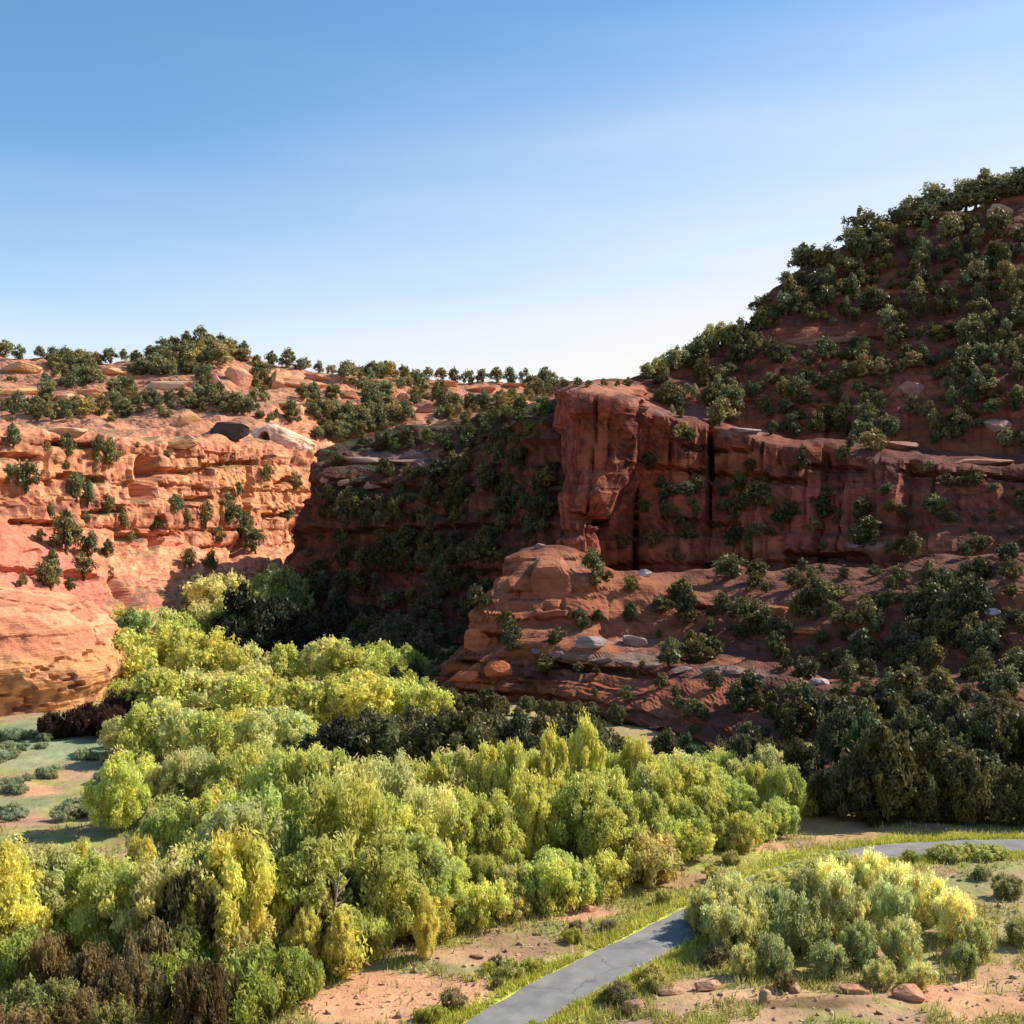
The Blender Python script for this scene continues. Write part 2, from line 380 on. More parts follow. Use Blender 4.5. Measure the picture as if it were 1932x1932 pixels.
# --- main red cliff and the high hill above it
def hillcol(u, vb, dbase, vrim, drim, vcr, dcr, lip=8):
    q = lambda t: vrim - 10 + (vcr - vrim + 10) * t
    dq = lambda t: drim + lip + (dcr - drim - lip) * t
    return [(u, vb + 150, dbase - 3), (u, vb, dbase), (u, (vb + vrim) / 2, (dbase + drim) / 2 + 0.8), (u, vrim + 8, drim), (u, vrim - 2, drim + 1.5),
            (u, vrim - 8, drim + lip), (u, q(0.33), dq(0.28)), (u, q(0.66), dq(0.6)), (u, q(0.93), dq(0.9)), (u, vcr, dcr),
            (u, vcr + 45, dcr + 16), (u, vcr + 330, dcr + 70), (u, 1080, dcr + 150)]
cols = [
 [(1080, 1160, 175), (1080, 1010, 176), (1080, 880, 177), (1080, 760, 178), (1080, 750, 179), (1080, 745, 182), (1080, 742, 186), (1080, 742, 190), (1082, 742, 194), (1085, 745, 198), (1090, 790, 205), (1090, 900, 220), (1090, 1080, 260)],
 hillcol(1066, 1010, 122, 744, 124, 736, 140),
 hillcol(1072, 1010, 114, 742, 116, 732, 136),
 hillcol(1130, 1000, 112, 742, 114, 728, 136),
 hillcol(1190, 985, 113, 750, 115, 722, 136),
 hillcol(1206, 985, 119, 775, 121, 712, 138),
 hillcol(1300, 1030, 117, 800, 121, 682, 140),
 hillcol(1390, 1070, 114, 812, 120, 645, 143),
 hillcol(1425, 1075, 113, 818, 119, 600, 146),
 hillcol(1460, 1080, 112, 825, 118, 548, 148),
 hillcol(1510, 1085, 110, 832, 117, 510, 150),
 hillcol(1600, 1085, 107, 842, 115, 470, 152),
 hillcol(1700, 1080, 102, 855, 111, 425, 153),
 hillcol(1820, 1070, 97, 870, 107, 395, 152),
 hillcol(1932, 1060, 92, 885, 102, 362, 150),
 hillcol(2200, 1040, 80, 880, 90, 300, 142),
 hillcol(2700, 1020, 64, 860, 74, 200, 125),
 hillcol(3500, 1000, 46, 830, 56, 100, 100),
]
for ci_, (b_, m_) in {3: (1098, 1128), 4: (1116, 1184), 5: (1134, 1203)}.items():
    c_ = cols[ci_]; cols[ci_] = [(b_ if j_ < 2 else m_ if j_ == 2 else q[0], q[1], q[2]) for j_, q in enumerate(c_)]
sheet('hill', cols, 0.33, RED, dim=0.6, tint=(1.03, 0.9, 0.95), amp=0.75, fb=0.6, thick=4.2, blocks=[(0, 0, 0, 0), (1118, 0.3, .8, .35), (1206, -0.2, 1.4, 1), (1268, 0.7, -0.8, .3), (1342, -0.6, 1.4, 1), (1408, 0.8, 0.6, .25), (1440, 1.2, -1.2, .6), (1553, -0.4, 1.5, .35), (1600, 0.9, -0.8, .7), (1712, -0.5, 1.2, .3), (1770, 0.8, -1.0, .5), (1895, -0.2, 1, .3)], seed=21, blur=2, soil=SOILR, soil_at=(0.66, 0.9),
      carve=[(1200, 765, 1196, 880, 9, 4), (1290, 845, 1420, 850, 5, 1.2), (1380, 905, 1520, 912, 5, 1.4), (1520, 880, 1640, 890, 5, 1.2), (1225, 880, 1300, 890, 5, 1.0), (1342, 800, 1338, 900, 7, 3), (1450, 900, 1300, 890, 5, 1.2), (1090, 975, 1140, 990, 10, 2),
             (1500, 1050, 1640, 1055, 10, 2.5), (1700, 890, 1932, 905, 6, 1.6), (1290, 985, 1400, 990, 6, 1.2), (1530, 640, 1690, 640, 6, 1.5)],
      patches=[(1140, 735, 75, 14, (0.62, 0.30, 0.17), 0.9), (1230, 760, 60, 14, (0.5, 0.24, 0.17), 0.8), (1410, 815, 50, 9, (0.40, 0.26, 0.22), 0.9),  # first patch: sunlit orange of the buttress top put into the rock colour
               (1300, 780, 80, 14, (0.28, 0.18, 0.17), 0.7), (1400, 870, 60, 36, (0.60, 0.22, 0.09), 0.75), (1260, 930, 70, 70, (0.58, 0.20, 0.09), 0.75), (1560, 970, 90, 60, (0.60, 0.17, 0.11), 0.7), (1645, 1032, 36, 9, (0.62, 0.50, 0.47), .85), (1115, 870, 34, 60, (0.52, 0.20, 0.11), 0.6), (1400, 985, 70, 50, (0.52, 0.16, 0.09), 0.6),
               (1700, 950, 110, 50, (0.40, 0.13, 0.08), 0.5), (1520, 540, 60, 40, (0.16, 0.09, 0.08), 0.7), (1700, 450, 70, 16, (0.5, 0.24, 0.17), 0.7), (1640, 780, 60, 40, (0.36, 0.17, 0.13), 0.5), (1750, 640, 90, 20, (0.36, 0.19, 0.15), 0.5)])

# --- lower talus with its spur pushing out to the left
def tcol(u, vbase, vtop, dtop, k=(0.0, 0.0)):
    b = gdist(vbase)
    L = lambda t: (u, vbase + (vtop - vbase) * t, b + (dtop - b) * t)
    m1 = (u, vbase + (vtop - vbase) * 0.42, b + (dtop - b) * 0.26)
    m2 = (u, vbase + (vtop - vbase) * 0.52, b + (dtop - b) * 0.55)
    m3 = (u, vbase + (vtop - vbase) * 0.86, b + (dtop - b) * 0.78)
    return [(u, vbase + 30, b - 2), (u, vbase, b), m1, m2, m3, (u, vtop, dtop), (u, vtop + 12, dtop + 6), (u, vtop + 60, dtop + 14), (u, 1300, dtop + 26)]
cols = [
 [(860, 1330, 118), (860, 1290, 118), (862, 1280, 119), (864, 1275, 119), (866, 1270, 120), (868, 1262, 121), (872, 1275, 122), (880, 1290, 124), (900, 1320, 128)],
 tcol(812, 1315, 1296, 94), tcol(850, 1318, 1238, 96), tcol(900, 1320, 1180, 98), tcol(945, 1322, 1110, 100), tcol(985, 1326, 1050, 102),
 tcol(1040, 1332, 1034, 103), tcol(1090, 1340, 1052, 104), tcol(1150, 1352, 1088, 105), tcol(1300, 1385, 1090, 106), tcol(1450, 1440, 1090, 104),
 tcol(1560, 1490, 1085, 100), tcol(1650, 1512, 1078, 97), tcol(1800, 1520, 1068, 90), tcol(1932, 1526, 1058, 85), tcol(2200, 1575, 1040, 74), tcol(2700, 1590, 1010, 60), tcol(3500, 1600, 990, 46),
]
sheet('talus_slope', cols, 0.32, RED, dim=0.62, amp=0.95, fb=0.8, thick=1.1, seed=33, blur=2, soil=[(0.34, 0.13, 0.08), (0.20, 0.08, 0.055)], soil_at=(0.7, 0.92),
      carve=[(1010, 1250, 1230, 1275, 9, 2.0), (1240, 1140, 1350, 1148, 8, 1.5), (870, 1250, 950, 1255, 6, 1.0)],
      patches=[(1050, 1160, 230, 110, (0.56, 0.20, 0.10), 0.6), (1200, 1310, 260, 40, (0.50, 0.15, 0.07), 0.6), (1150, 1238, 160, 9, (0.36, 0.25, 0.21), 0.75), (1380, 1270, 90, 8, (0.36, 0.25, 0.21), 0.75), (1190, 1210, 50, 12, (0.38, 0.27, 0.23), 0.6),
               (1050, 1080, 60, 30, (0.45, 0.22, 0.14), 0.8), (860, 1275, 60, 20, (0.55, 0.14, 0.06), 0.6), (920, 1270, 80, 40, (0.50, 0.15, 0.06), 0.6)])

# ------------------------------------------------------------------ ground
PATH_UV = [(800, 2030), (872, 1980), (953, 1932), (1012, 1890), (1090, 1850), (1165, 1811), (1248, 1770), (1375, 1699), (1500, 1645), (1640, 1610), (1750, 1601), (1850, 1597), (2000, 1594), (2250, 1592), (2700, 1600)]
pc = np.array([P(u, v, gdist(v))[:2] for u, v in PATH_UV])
tt = np.linspace(0, len(pc) - 1, 260); i0 = np.minimum(tt.astype(int), len(pc) - 2); ft = (tt - i0)[:, None]
pl = pc[i0] * (1 - ft) + pc[i0 + 1] * ft
for _ in range(4):
    pl[1:-1] = box_blur(pl, 0, 5)[1:-1]

def path_dist(x, y):
    sh = x.shape; q = np.stack([x.ravel(), y.ravel()], 1); out = np.full(len(q), 1e9)
    near = (q[:, 1] > 15) & (q[:, 1] < 62)
    qq = q[near]; best = np.full(len(qq), 1e9)
    for k in range(0, len(pl), 2):
        best = np.minimum(best, np.hypot(qq[:, 0] - pl[k, 0], qq[:, 1] - pl[k, 1]))
    out[near] = best
    return out.reshape(sh)

def gheight(x, y, pd=None):
    if pd is None: pd = path_dist(x, y)
    bank = 12.4 * (1 - sstep(0, 17, y))
    h = 0.35 * fbm(x / 6, y / 6, x * 0, 3) + 0.1 * fbm(x / 1.2, y / 1.2, x * 0 + 5, 3)
    return h * sstep(1.2, 4.0, pd) + bank * sstep(0.0, 1.0, (pd > -1) * 1.0) + 0.0

GPATCH = [ # u, v, ru, rv, colour, strength
 (1580, 1560, 120, 30, (0.42, 0.26, 0.13), .95), (1420, 1598, 60, 14, (0.55, 0.27, 0.16), .9), (740, 1890, 230, 56, (0.57, 0.30, 0.175), .95), (900, 1815, 150, 16, (0.46, 0.27, 0.17), .8), (1400, 1890, 220, 20, (0.46, 0.28, 0.17), .85), (1850, 1900, 180, 40, (0.57, 0.30, 0.175), .85), (1110, 1720, 90, 18, (0.52, 0.26, 0.16), .85),
 (1280, 1665, 110, 14, (0.36, 0.22, 0.12), .8), (40, 1490, 60, 22, (0.60, 0.31, 0.17), .95), (130, 1450, 70, 14, (0.40, 0.20, 0.13), .8), (20, 1545, 90, 18, (0.40, 0.23, 0.16), .8),
 (100, 1400, 180, 44, (0.23, 0.27, 0.16), .9), (60, 1440, 150, 22, (0.25, 0.29, 0.16), .6), (30, 1518, 90, 16, (0.21, 0.24, 0.13), .7), (1180, 1900, 60, 16, (0.48, 0.27, 0.17), .9), (1290, 1860, 110, 16, (0.5, 0.28, 0.18), .85),
 (1620, 1870, 70, 14, (0.55, 0.25, 0.15), .9), (1750, 1880, 90, 20, (0.55, 0.26, 0.16), .85), (1880, 1850, 90, 60, (0.45, 0.27, 0.16), .85), (1480, 1900, 140, 14, (0.10, 0.07, 0.035), .8),
 (1900, 1730, 60, 70, (0.33, 0.26, 0.14), .7), (1880, 1620, 160, 25, (0.27, 0.28, 0.12), .8), (1800, 1585, 160, 10, (0.40, 0.38, 0.10), .8), (1500, 1615, 160, 9, (0.50, 0.45, 0.11), .9),
 (200, 1880, 300, 70, (0.20, 0.14, 0.07), .75), (430, 1840, 140, 30, (0.33, 0.21, 0.12), .6), (150, 1720, 250, 16, (0.28, 0.20, 0.10), .7), (1000, 1790, 120, 26, (0.26, 0.16, 0.10), .7)]
ax = np.unique(np.concatenate([np.geomspace(60, 4000, 28) * -1, np.arange(-60, 48, 0.36), np.geomspace(48, 4000, 28)]))
ay = np.unique(np.concatenate([-np.geomspace(6, 2500, 12), np.arange(-4, 24, 1.0), np.arange(24, 62, 0.24), np.arange(62, 130, 1.0), np.geomspace(130, 5000, 30)]))
X, Y = np.meshgrid(ax, ay, indexing='ij')
pd = path_dist(X, Y); Z = gheight(X, Y, pd)
U, Vv = project(np.stack([X, Y, 0 * X], -1))
g1 = sstep(-0.12, 0.12, fbm(X / 2.2, Y / 2.2, X * 0 + 2, 4))[..., None]; g2 = sstep(0.0, 0.25, fbm(X / 1.1, Y / 1.1, X * 0 + 8, 4))[..., None]
gc = np.array((0.24, 0.235, 0.10)) * (1 - g1) + np.array((0.30, 0.28, 0.09)) * g1
gc = gc * (1 - g2) + np.array((0.38, 0.25, 0.15)) * g2
for (pu, pv, ru, rv, c_, st) in GPATCH:
    q = np.hypot((U - pu) / ru, (Vv - pv) / rv) + 0.8 * fbm(X / 1.1, Y / 1.1, X * 0 + 1, 4)
    m = ((1 - sstep(0.7, 1.1, q)) * st * (Y > 20))[..., None]
    gc = gc * (1 - m) + np.array(c_) * m
verge = (1 - sstep(1.1, 2.0, pd + 0.9 * fbm(X / 1.1, Y / 1.1, X * 0 + 4, 3)))[..., None]
gc = gc * (1 - verge) + np.array((0.50, 0.50, 0.10)) * verge
gc = np.clip(gc * (1 + 0.3 * fbm(X / 0.7, Y / 0.7, X * 0 + 7, 3))[..., None], 0.01, 0.9)
GV = np.stack([X, Y, Z], -1)
gf = grid_faces(*X.shape)
me = mesh_np('ground', GV.reshape(-1, 3), gf.ravel(), 4, gc.reshape(-1, 3), smooth=True); me.materials.append(M_GROUND)
ground = link(bpy.data.objects.new('ground', me)); ground['kind'] = 'structure'
TREES_ON['ground'] = BVHTree.FromPolygons(GV.reshape(-1, 3).tolist(), gf.tolist())

# path: thin slab of asphalt with ragged edges
tn = np.gradient(pl, axis=0); tn /= np.linalg.norm(tn, axis=1, keepdims=True); nn = np.stack([-tn[:, 1], tn[:, 0]], 1)
W = 0.86
rag = lambda s: 0.10 * fbm(pl[:, 0] * 1.3 + s, pl[:, 1] * 1.3, pl[:, 0] * 0, 3)
offs = [-W - 0.12, -W, -W * 0.5, 0, W * 0.5, W, W + 0.12]
PV = []
for j, of in enumerate(offs):
    e = pl + nn * (of + (rag(3.0) if j < 2 else rag(9.0) if j > 4 else 0))[:, None] if j not in (2, 3, 4) else pl + nn * of
    zz = np.full(len(pl), 0.05 if 0 < j < 6 else -0.03) + (0.03 if j == 3 else 0)
    yb = 12.4 * (1 - sstep(0, 17, e[:, 1]))
    PV.append(np.stack([e[:, 0], e[:, 1], zz + yb], 1))
PV = np.stack(PV, 1)
me = mesh_np('path', PV.reshape(-1, 3), grid_faces(*PV.shape[:2])[:, ::-1].ravel(), 4); me.materials.append(M_PATH)
path = link(bpy.data.objects.new('path', me)); path['kind'] = 'structure'

# ------------------------------------------------------------------ placing things on the terrain
CAM = Vector((0, 0, EYE))
def hit(u, v, allow=None):
    d = (Vector(P(u, v, 100)) - CAM).normalized(); best = None
    for nme, b in TREES_ON.items():
        r = b.ray_cast(CAM, d)
        if r[0] is not None and (best is None or r[3] < best[1]):
            best = (r[0], r[3], nme)
    if best is None or (allow and best[2] not in allow): return None
    return best
def drop(x, y):
    best = -99
    for nme, b in TREES_ON.items():
        r = b.ray_cast(Vector((x, y, 200)), Vector((0, 0, -1)))
        if r[0] is not None: best = max(best, r[0].z)
    return best

# ------------------------------------------------------------------ plants
def tube(points, radii, sides=6):
    pts = np.array(points, float); n = len(pts)
    t = np.gradient(pts, axis=0); t /= np.maximum(np.linalg.norm(t, axis=1, keepdims=True), 1e-9)
    ref = np.where(np.abs(t[:, 2:3]) > 0.95, [[1., 0, 0]], [[0., 0, 1]])
    a = np.cross(t, ref); a /= np.linalg.norm(a, axis=1, keepdims=True); b = np.cross(t, a)
    th = np.linspace(0, 2 * np.pi, sides, endpoint=False)
    V = pts[:, None] + np.array(radii)[:, None, None] * (np.cos(th)[None, :, None] * a[:, None] + np.sin(th)[None, :, None] * b[:, None])
    f = []
    for i in range(n - 1):
        for j in range(sides):
            k = (j + 1) % sides
            f.append([i * sides + j, i * sides + k, (i + 1) * sides + k, (i + 1) * sides + j])
    return V.reshape(-1, 3), np.array(f)

def merge_tubes(ts):
    Vs, Fs, o = [], [], 0
    for V, f in ts:
        Vs.append(V); Fs.append(f + o); o += len(V)
    return np.concatenate(Vs), np.concatenate(Fs)

def clumps(kind, n, r):
    out = []
    while len(out) < n:
        p = r.uniform(-1, 1, 3)
        q = np.linalg.norm(p)
        if q > 1 or q < 0.25: continue
        if kind == 'juniper':
            z = 0.49 + p[2] * 0.40; w = 0.40 * (1.0 if p[2] < 0.1 else 1.05 - 0.45 * p[2])
        elif kind == 'pointed':
            z = 0.53 + p[2] * 0.40; w = 0.34 * (0.95 - 0.62 * (p[2]))*0.75
        elif kind == 'shrub':
            z = 0.42 + p[2] * 0.40; w = 0.62
        else:
            z = 0.50 + p[2] * 0.42; w = 0.44 * (1.0 - 0.25 * max(p[2], 0))
        out.append((p[0] * w, p[1] * w, z))
    return np.array(out)

def leaves(cl, rad, per, size, r, aspect=1.0, droop=0.0, tvar=0.3, yvar=0.1):
    nC = len(cl); M = nC * per
    c = np.repeat(cl, per, 0); rr = np.repeat(rad, per)
    d = r.normal(size=(M, 3)); d /= np.linalg.norm(d, axis=1, keepdims=True)
    el = r.uniform(0.75, 1.35, (nC, 3)); el[:, 2] *= 1 + 0.35 * droop
    pos = c + d * (rr * (0.30 + 0.95 * r.random(M) ** 0.8))[:, None] * np.repeat(el, per, 0) + r.normal(size=(M, 3)) * rr[:, None] * 0.16
    nrm = d + 0.7 * r.normal(size=(M, 3)); nrm /= np.linalg.norm(nrm, axis=1, keepdims=True)
    up = r.normal(size=(M, 3)); up[:, 2] += droop * 3
    a = np.cross(nrm, up); a /= np.maximum(np.linalg.norm(a, axis=1, keepdims=True), 1e-9); b = np.cross(nrm, a)
    s = size * r.uniform(0.6, 1.4, M)[:, None]
    V = np.stack([pos - b * s * aspect * 0.55, pos + a * s * 0.42, pos + b * s * aspect * 0.55, pos - a * s * 0.42], 1).reshape(-1, 3)
    tone = np.repeat(r.uniform(1 - tvar, 1 + tvar, nC), per) * r.uniform(0.8, 1.2, M)
    hue = np.repeat(r.uniform(-yvar, yvar, nC), per) + r.uniform(-yvar, yvar, M) * 0.5
    colr = np.stack([tone * (1 + hue), tone, tone * (1 - hue * 0.6)], 1)
    return V, np.repeat(colr, 4, 0)

RAW = {}
def plant_proto(kind, seed, n, per, size, rad, aspect=1.0, droop=0.0, tvar=0.3, yvar=0.1, mat=None, bark=None, extra_low=False):
    r = np.random.default_rng(seed)
    cl = clumps(kind, n, r); rd = r.uniform(0.65, 1.25, n) * rad
    if kind in ('cottonwood',):
        ang = r.uniform(0, 6.28); cl[:, 0] += 0.05 * np.sin(ang) * cl[:, 2]
    V, c = leaves(cl, rd, per, size, r, aspect, droop, tvar, yvar)
    cm = mesh_np(kind + '_crown', V, np.arange(len(V)), 4, c); cm.materials.append(mat)
    ts = []
    lean = r.uniform(-0.05, 0.05, 2)
    hz = np.linspace(-0.06, 0.72 if kind != 'shrub' else 0.5, 8)
    base = 0.032 if kind == 'cottonwood' else 0.045 if kind != 'shrub' else 0.03
    tp = [(lean[0] * z + 0.012 * math.sin(z * 9 + seed), lean[1] * z + 0.012 * math.cos(z * 8 + seed), z) for z in hz]
    ts.append(tube(tp, np.linspace(base, base * 0.25, 8), 8))
    for k in r.choice(n, min(12, n), replace=False):
        q = cl[k]; z0 = r.uniform(0.12, 0.45) if kind != 'shrub' else 0.02
        s = np.array((lean[0] * z0, lean[1] * z0, z0)); m_ = (s + q) / 2 + np.array((0, 0, -0.03)) + r.normal(size=3) * 0.015
        t = np.linspace(0, 1, 6)[:, None]; pts = (1 - t) ** 2 * s + 2 * t * (1 - t) * m_ + t ** 2 * q
        ts.append(tube(pts, np.linspace(base * 0.42, base * 0.08, 6), 5))
    TV, TF = merge_tubes(ts)
    tm = mesh_np(kind + '_trunk', TV, TF.ravel(), 4, smooth=True); tm.materials.append(bark)
    RAW[cm.name] = (V, c, TV, TF)
    return tm, cm

JUN = [plant_proto('juniper', 100 + i, 30, 44, 0.062, 0.105, 1.5, 0.3, 0.35, 0.12, M_LEAF, M_BARK) for i in range(6)] + \
      [plant_proto('pointed', 150 + i, 28, 44, 0.058, 0.095, 1.6, 0.4, 0.35, 0.12, M_LEAF, M_BARK) for i in range(3)]
JNEAR = [plant_proto('juniper', 180 + i, 60, 110, 0.036, 0.085, 1.7, 0.4, 0.35, 0.14, M_LEAF, M_BARK) for i in range(4)]
COT = [plant_proto('cottonwood', 200 + i, 88, 210, 0.0225, 0.070, 2.0, 0.8, 0.16, 0.08, M_COTTON, M_PALE) for i in range(7)]
CFAR = [plant_proto('cottonwood', 230 + i, 56, 66, 0.044, 0.082, 1.5, 0.5, 0.22, 0.10, M_COTTON, M_PALE) for i in range(5)]
SHR = [plant_proto('shrub', 260 + i, 60, 100, 0.040, 0.11, 2.0, 0.8, 0.30, 0.14, M_COTTON, M_BARK) for i in range(5)]

RECS = []   # (root, pixel u, pixel v, height px, region, kind word)
def plant(protos, name, x, y, z, h, wid, colr, region, word, lean=0.0):
    tm, cm = random.choice(protos)
    root = bpy.data.objects.new(name, None); root.empty_display_size = 0.3
    root.location = (x, y, z); root.rotation_euler = (random.uniform(-lean, lean), random.uniform(-lean, lean), random.uniform(0, 6.28))
    root.scale = (h * wid, h * wid, h)
    link(root)
    t = link(bpy.data.objects.new('trunk' if word != 'shrub' else 'stem', tm), root)
    c = link(bpy.data.objects.new('crown' if word != 'shrub' else 'foliage', cm), root)
    c.color = (*colr, 1)
    u = CU + F * x / y; v = HV - F * (z - EYE) / y
    RECS.append((root, u, v - h * F / y / 2, h * F / y, region, word, colr, t, c))
    return root

def vary(c, a=0.15):
    k = random.uniform(1 - a, 1 + a); h = random.uniform(-a * 0.5, a * 0.5)
    return (c[0] * k * (1 + h), c[1] * k, c[2] * k * (1 - h))

def inside(poly, u, v):
    r = False; j = len(poly) - 1
    for i in range(len(poly)):
        a, b = poly[i], poly[j]
        if (a[1] > v) != (b[1] > v) and u < (b[0] - a[0]) * (v - a[1]) / (b[1] - a[1]) + a[0]: r = not r
        j = i
    return r

def scatter(poly, n, hpx, colr, region, allow=None, protos=JUN, name='juniper_tree', word='juniper', wid=(0.9, 1.3), sep=16, cvar=0.32):
    us_ = [p[0] for p in poly]; vs_ = [p[1] for p in poly]; pts = []; tries = 0
    while len(pts) < n and tries < n * 60:
        tries += 1
        u, v = random.uniform(min(us_), max(us_)), random.uniform(min(vs_), max(vs_))
        if not inside(poly, u, v): continue
        if any(abs(u - a) < w_ / 2 + 6 and b - h_ / 2 - 4 < v < b + h_ / 2 + hpx[0] * 0.75 for a, b, w_, h_ in RK): continue
        if any(abs(u - a) < sep and abs(v - b) < sep * 0.6 for a, b in pts): continue
        h = hit(u, v, allow)
        if h is None: continue
        pts.append((u, v)); pz = h[0]; hp = random.uniform(*hpx) * random.choice([0.55, 0.8, 1, 1, 1.15])
        H = hp * pz.y / F
        cc = random.choice(colr) if isinstance(colr, list) else colr
        plant(protos, name, pz.x, pz.y, pz.z - 0.05 * H, H, random.uniform(*wid), vary(cc, cvar), region, word, 0.06)

def gplant(protos, name, u, d, vtop, wid, colr, region, word, zoff=0.0):
    x = (u - CU) / F * d; z = drop(x, d)
    H = EYE - (vtop - HV) / F * d - z
    return plant(protos, name, x, d, z - 0.02 * H, H, wid, colr, region, word, 0.03)

def jit(a): return random.uniform(-a, a)
JG = [(0.23, 0.21, 0.085), (0.19, 0.19, 0.08), (0.29, 0.25, 0.10), (0.20, 0.20, 0.09)]
JD = [(0.125, 0.12, 0.045), (0.16, 0.15, 0.055), (0.11, 0.11, 0.05)]
JO = [(0.30, 0.27, 0.13), (0.24, 0.24, 0.12), (0.38, 0.34, 0.15)]
BLACK = [(0.03, 0.035, 0.018), (0.035, 0.045, 0.025)]

def skyline(pts, region, colr, wid=(0.85, 1.15), protos=JUN):
    # trees standing on the crest: (u, top v, height px); the base is found by stepping down till the ray meets ground
    for (u, vt, hp) in pts:
        h = None
        for k in range(40):
            h = hit(u, vt + hp * 0.75 + k * 3)
            if h is not None: break
        if h is None: continue
        p = h[0]; H = (HV - vt) / F * p.y + EYE - p.z
        if H < 0.5: continue
        H = min(H, 1.5 * hp * p.y / F)
        cc = random.choice(colr)
        plant(protos, 'juniper_tree', p.x, p.y, p.z - 0.05 * H, H * 1.05, random.uniform(*wid) * max(0.7, min(1.2, hp * p.y / F / H)), vary(cc, 0.2), region, 'juniper', 0.05)

# skyline of the far mesa
skyline([(8, 636, 50), (36, 648, 40), (75, 650, 36), (100, 652, 40), (125, 655, 36), (155, 655, 38), (180, 662, 32), (205, 654, 36), (235, 658, 34), (262, 664, 30),
         (285, 650, 40), (306, 636, 44), (330, 630, 44), (352, 624, 46), (375, 614, 52), (398, 626, 44), (420, 628, 44), (440, 640, 40), (462, 652, 38), (485, 668, 26),
         (512, 658, 36), (540, 656, 40), (575, 672, 30), (600, 680, 26), (625, 684, 30), (650, 686, 30), (680, 688, 28), (705, 680, 36), (730, 690, 26), (757, 688, 34),
         (782, 694, 28), (808, 688, 34), (832, 690, 32), (858, 692, 32), (884, 692, 32), (910, 694, 30), (935, 688, 38), (962, 690, 34), (990, 692, 32), (1015, 704, 26),
         (1040, 710, 22), (1065, 712, 22), (1090, 710, 24), (1112, 716, 18), (1140, 712, 24), (1165, 714, 22), (1185, 710, 24)], 'far_sky', JG)
# skyline of the near hill
skyline([(1430, 560, 44), (1448, 552, 30), (1484, 510, 34),
         (1512, 455, 56), (1530, 460, 60), (1556, 462, 50), (1580, 470, 50), (1602, 428, 60), (1634, 386, 74), (1650, 440, 50), (1686, 388, 56), (1722, 364, 64), (1746, 372, 66),
         (1766, 344, 60), (1790, 362, 56), (1822, 338, 60), (1858, 318, 66), (1888, 322, 60), (1912, 316, 70), (1945, 310, 70), (1545, 470, 46), (1618, 425, 50), (1668, 415, 54), (1705, 380, 60), (1735, 372, 50), (1778, 362, 56), (1806, 355, 56), (1840, 338, 60), (1874, 330, 60), (1902, 325, 60)], 'hill_sky', JO + JG[:2], wid=(1.05, 1.4))

skyline([(1222, 680, 44), (1240, 672, 46), (1250, 664, 50), (1278, 650, 50), (1300, 646, 46), (1318, 630, 50), (1340, 610, 62), (1362, 606, 64), (1384, 610, 56)], 'hill_sky', [(0.42, 0.40, 0.13), (0.34, 0.34, 0.12)], wid=(1.0, 1.25))
for u, d, vt in [(700, 112, 1180), (730, 116, 1165), (765, 108, 1195), (800, 112, 1185), (835, 104, 1225), (860, 108, 1215), (780, 98, 1240), (815, 96, 1250), (845, 94, 1268), (690, 124, 1150), (750, 126, 1145), (810, 122, 1165)]:
    gplant(JNEAR, 'juniper_tree', u, d, vt, random.uniform(.95, 1.2), vary(random.choice(JD), .2), 'valley_dark2', 'juniper')
for u in range(850, 1180, 34): gplant(JNEAR, 'juniper_tree', u + jit(10), 82 - (u - 850) * 0.012 + jit(2), 1296 + jit(12) + (u - 850) * 0.1, random.uniform(1.0, 1.3), vary(random.choice(JD), .2), 'dark_band', 'juniper')
for u, d, vt in [(705, 92, 1238), (735, 96, 1228), (770, 90, 1262), (700, 86, 1265), (755, 84, 1275), (800, 88, 1275), (720, 80, 1290), (770, 79, 1300), (680, 104, 1205), (770, 104, 1212)]:
    gplant(CFAR, 'cottonwood_tree', u, d, vt, random.uniform(1.0, 1.3), vary((0.46, 0.5, 0.12), .15), 'valley_mid', 'cottonwood')
# named trees of the left wall
for (u, vb, hp) in [(48, 925, 70), (145, 945, 56), (205, 880, 60), (185, 855, 40), (125, 1045, 95), (165, 1050, 50), (95, 1110, 60), (350, 1000, 40), (430, 985, 60), (455, 1010, 60), (482, 1045, 60), (355, 1070, 40), (400, 1075, 36), (230, 1000, 40)]:
    h = hit(u, vb)
    if h: plant(JUN, 'juniper_tree', h[0].x, h[0].y, h[0].z - 0.1, hp * h[0].y / F, random.uniform(0.75, 1.0), vary(random.choice(JG), 0.15), 'wall', 'juniper', 0.12)

YG = (0.70, 0.69, 0.18); GG = (0.60, 0.62, 0.17); PG = (0.70, 0.68, 0.27); YY = (0.76, 0.69, 0.19); DG = (0.40, 0.46, 0.12)
CW = [YG, YG, GG, PG, YG, GG]
# foot line of the front grove
foot = lambda u: float(np.interp(u, [0, 450, 600, 1060, 1400, 1500], [34, 34.5, 35, 41, 48, 52]))
def jit(a): return random.uniform(-a, a)
for u in range(450, 1150, 66): gplant(COT, 'cottonwood_tree', u + jit(22), foot(u) + 1.2 + jit(.8), 1590 + jit(50) - (u - 450) * 0.02, random.uniform(.75, 1.1), vary(random.choice([GG, DG, YG, GG]), .15), 'grove_front', 'cottonwood')
for u in range(1150, 1460, 52): gplant(COT, 'cottonwood_tree', u + jit(14), foot(u) + 1.0 + jit(.6), 1500 + jit(30), random.uniform(.7, 1.0), vary(random.choice([GG, YG, GG, DG]), .15), 'grove_front', 'cottonwood')
for u in range(440, 1120, 62): gplant(COT, 'cottonwood_tree', u + jit(26), foot(u) + 5 + jit(1.2), 1470 + jit(30), random.uniform(.7, .95), vary(random.choice(CW), .15), 'grove_middle', 'cottonwood')
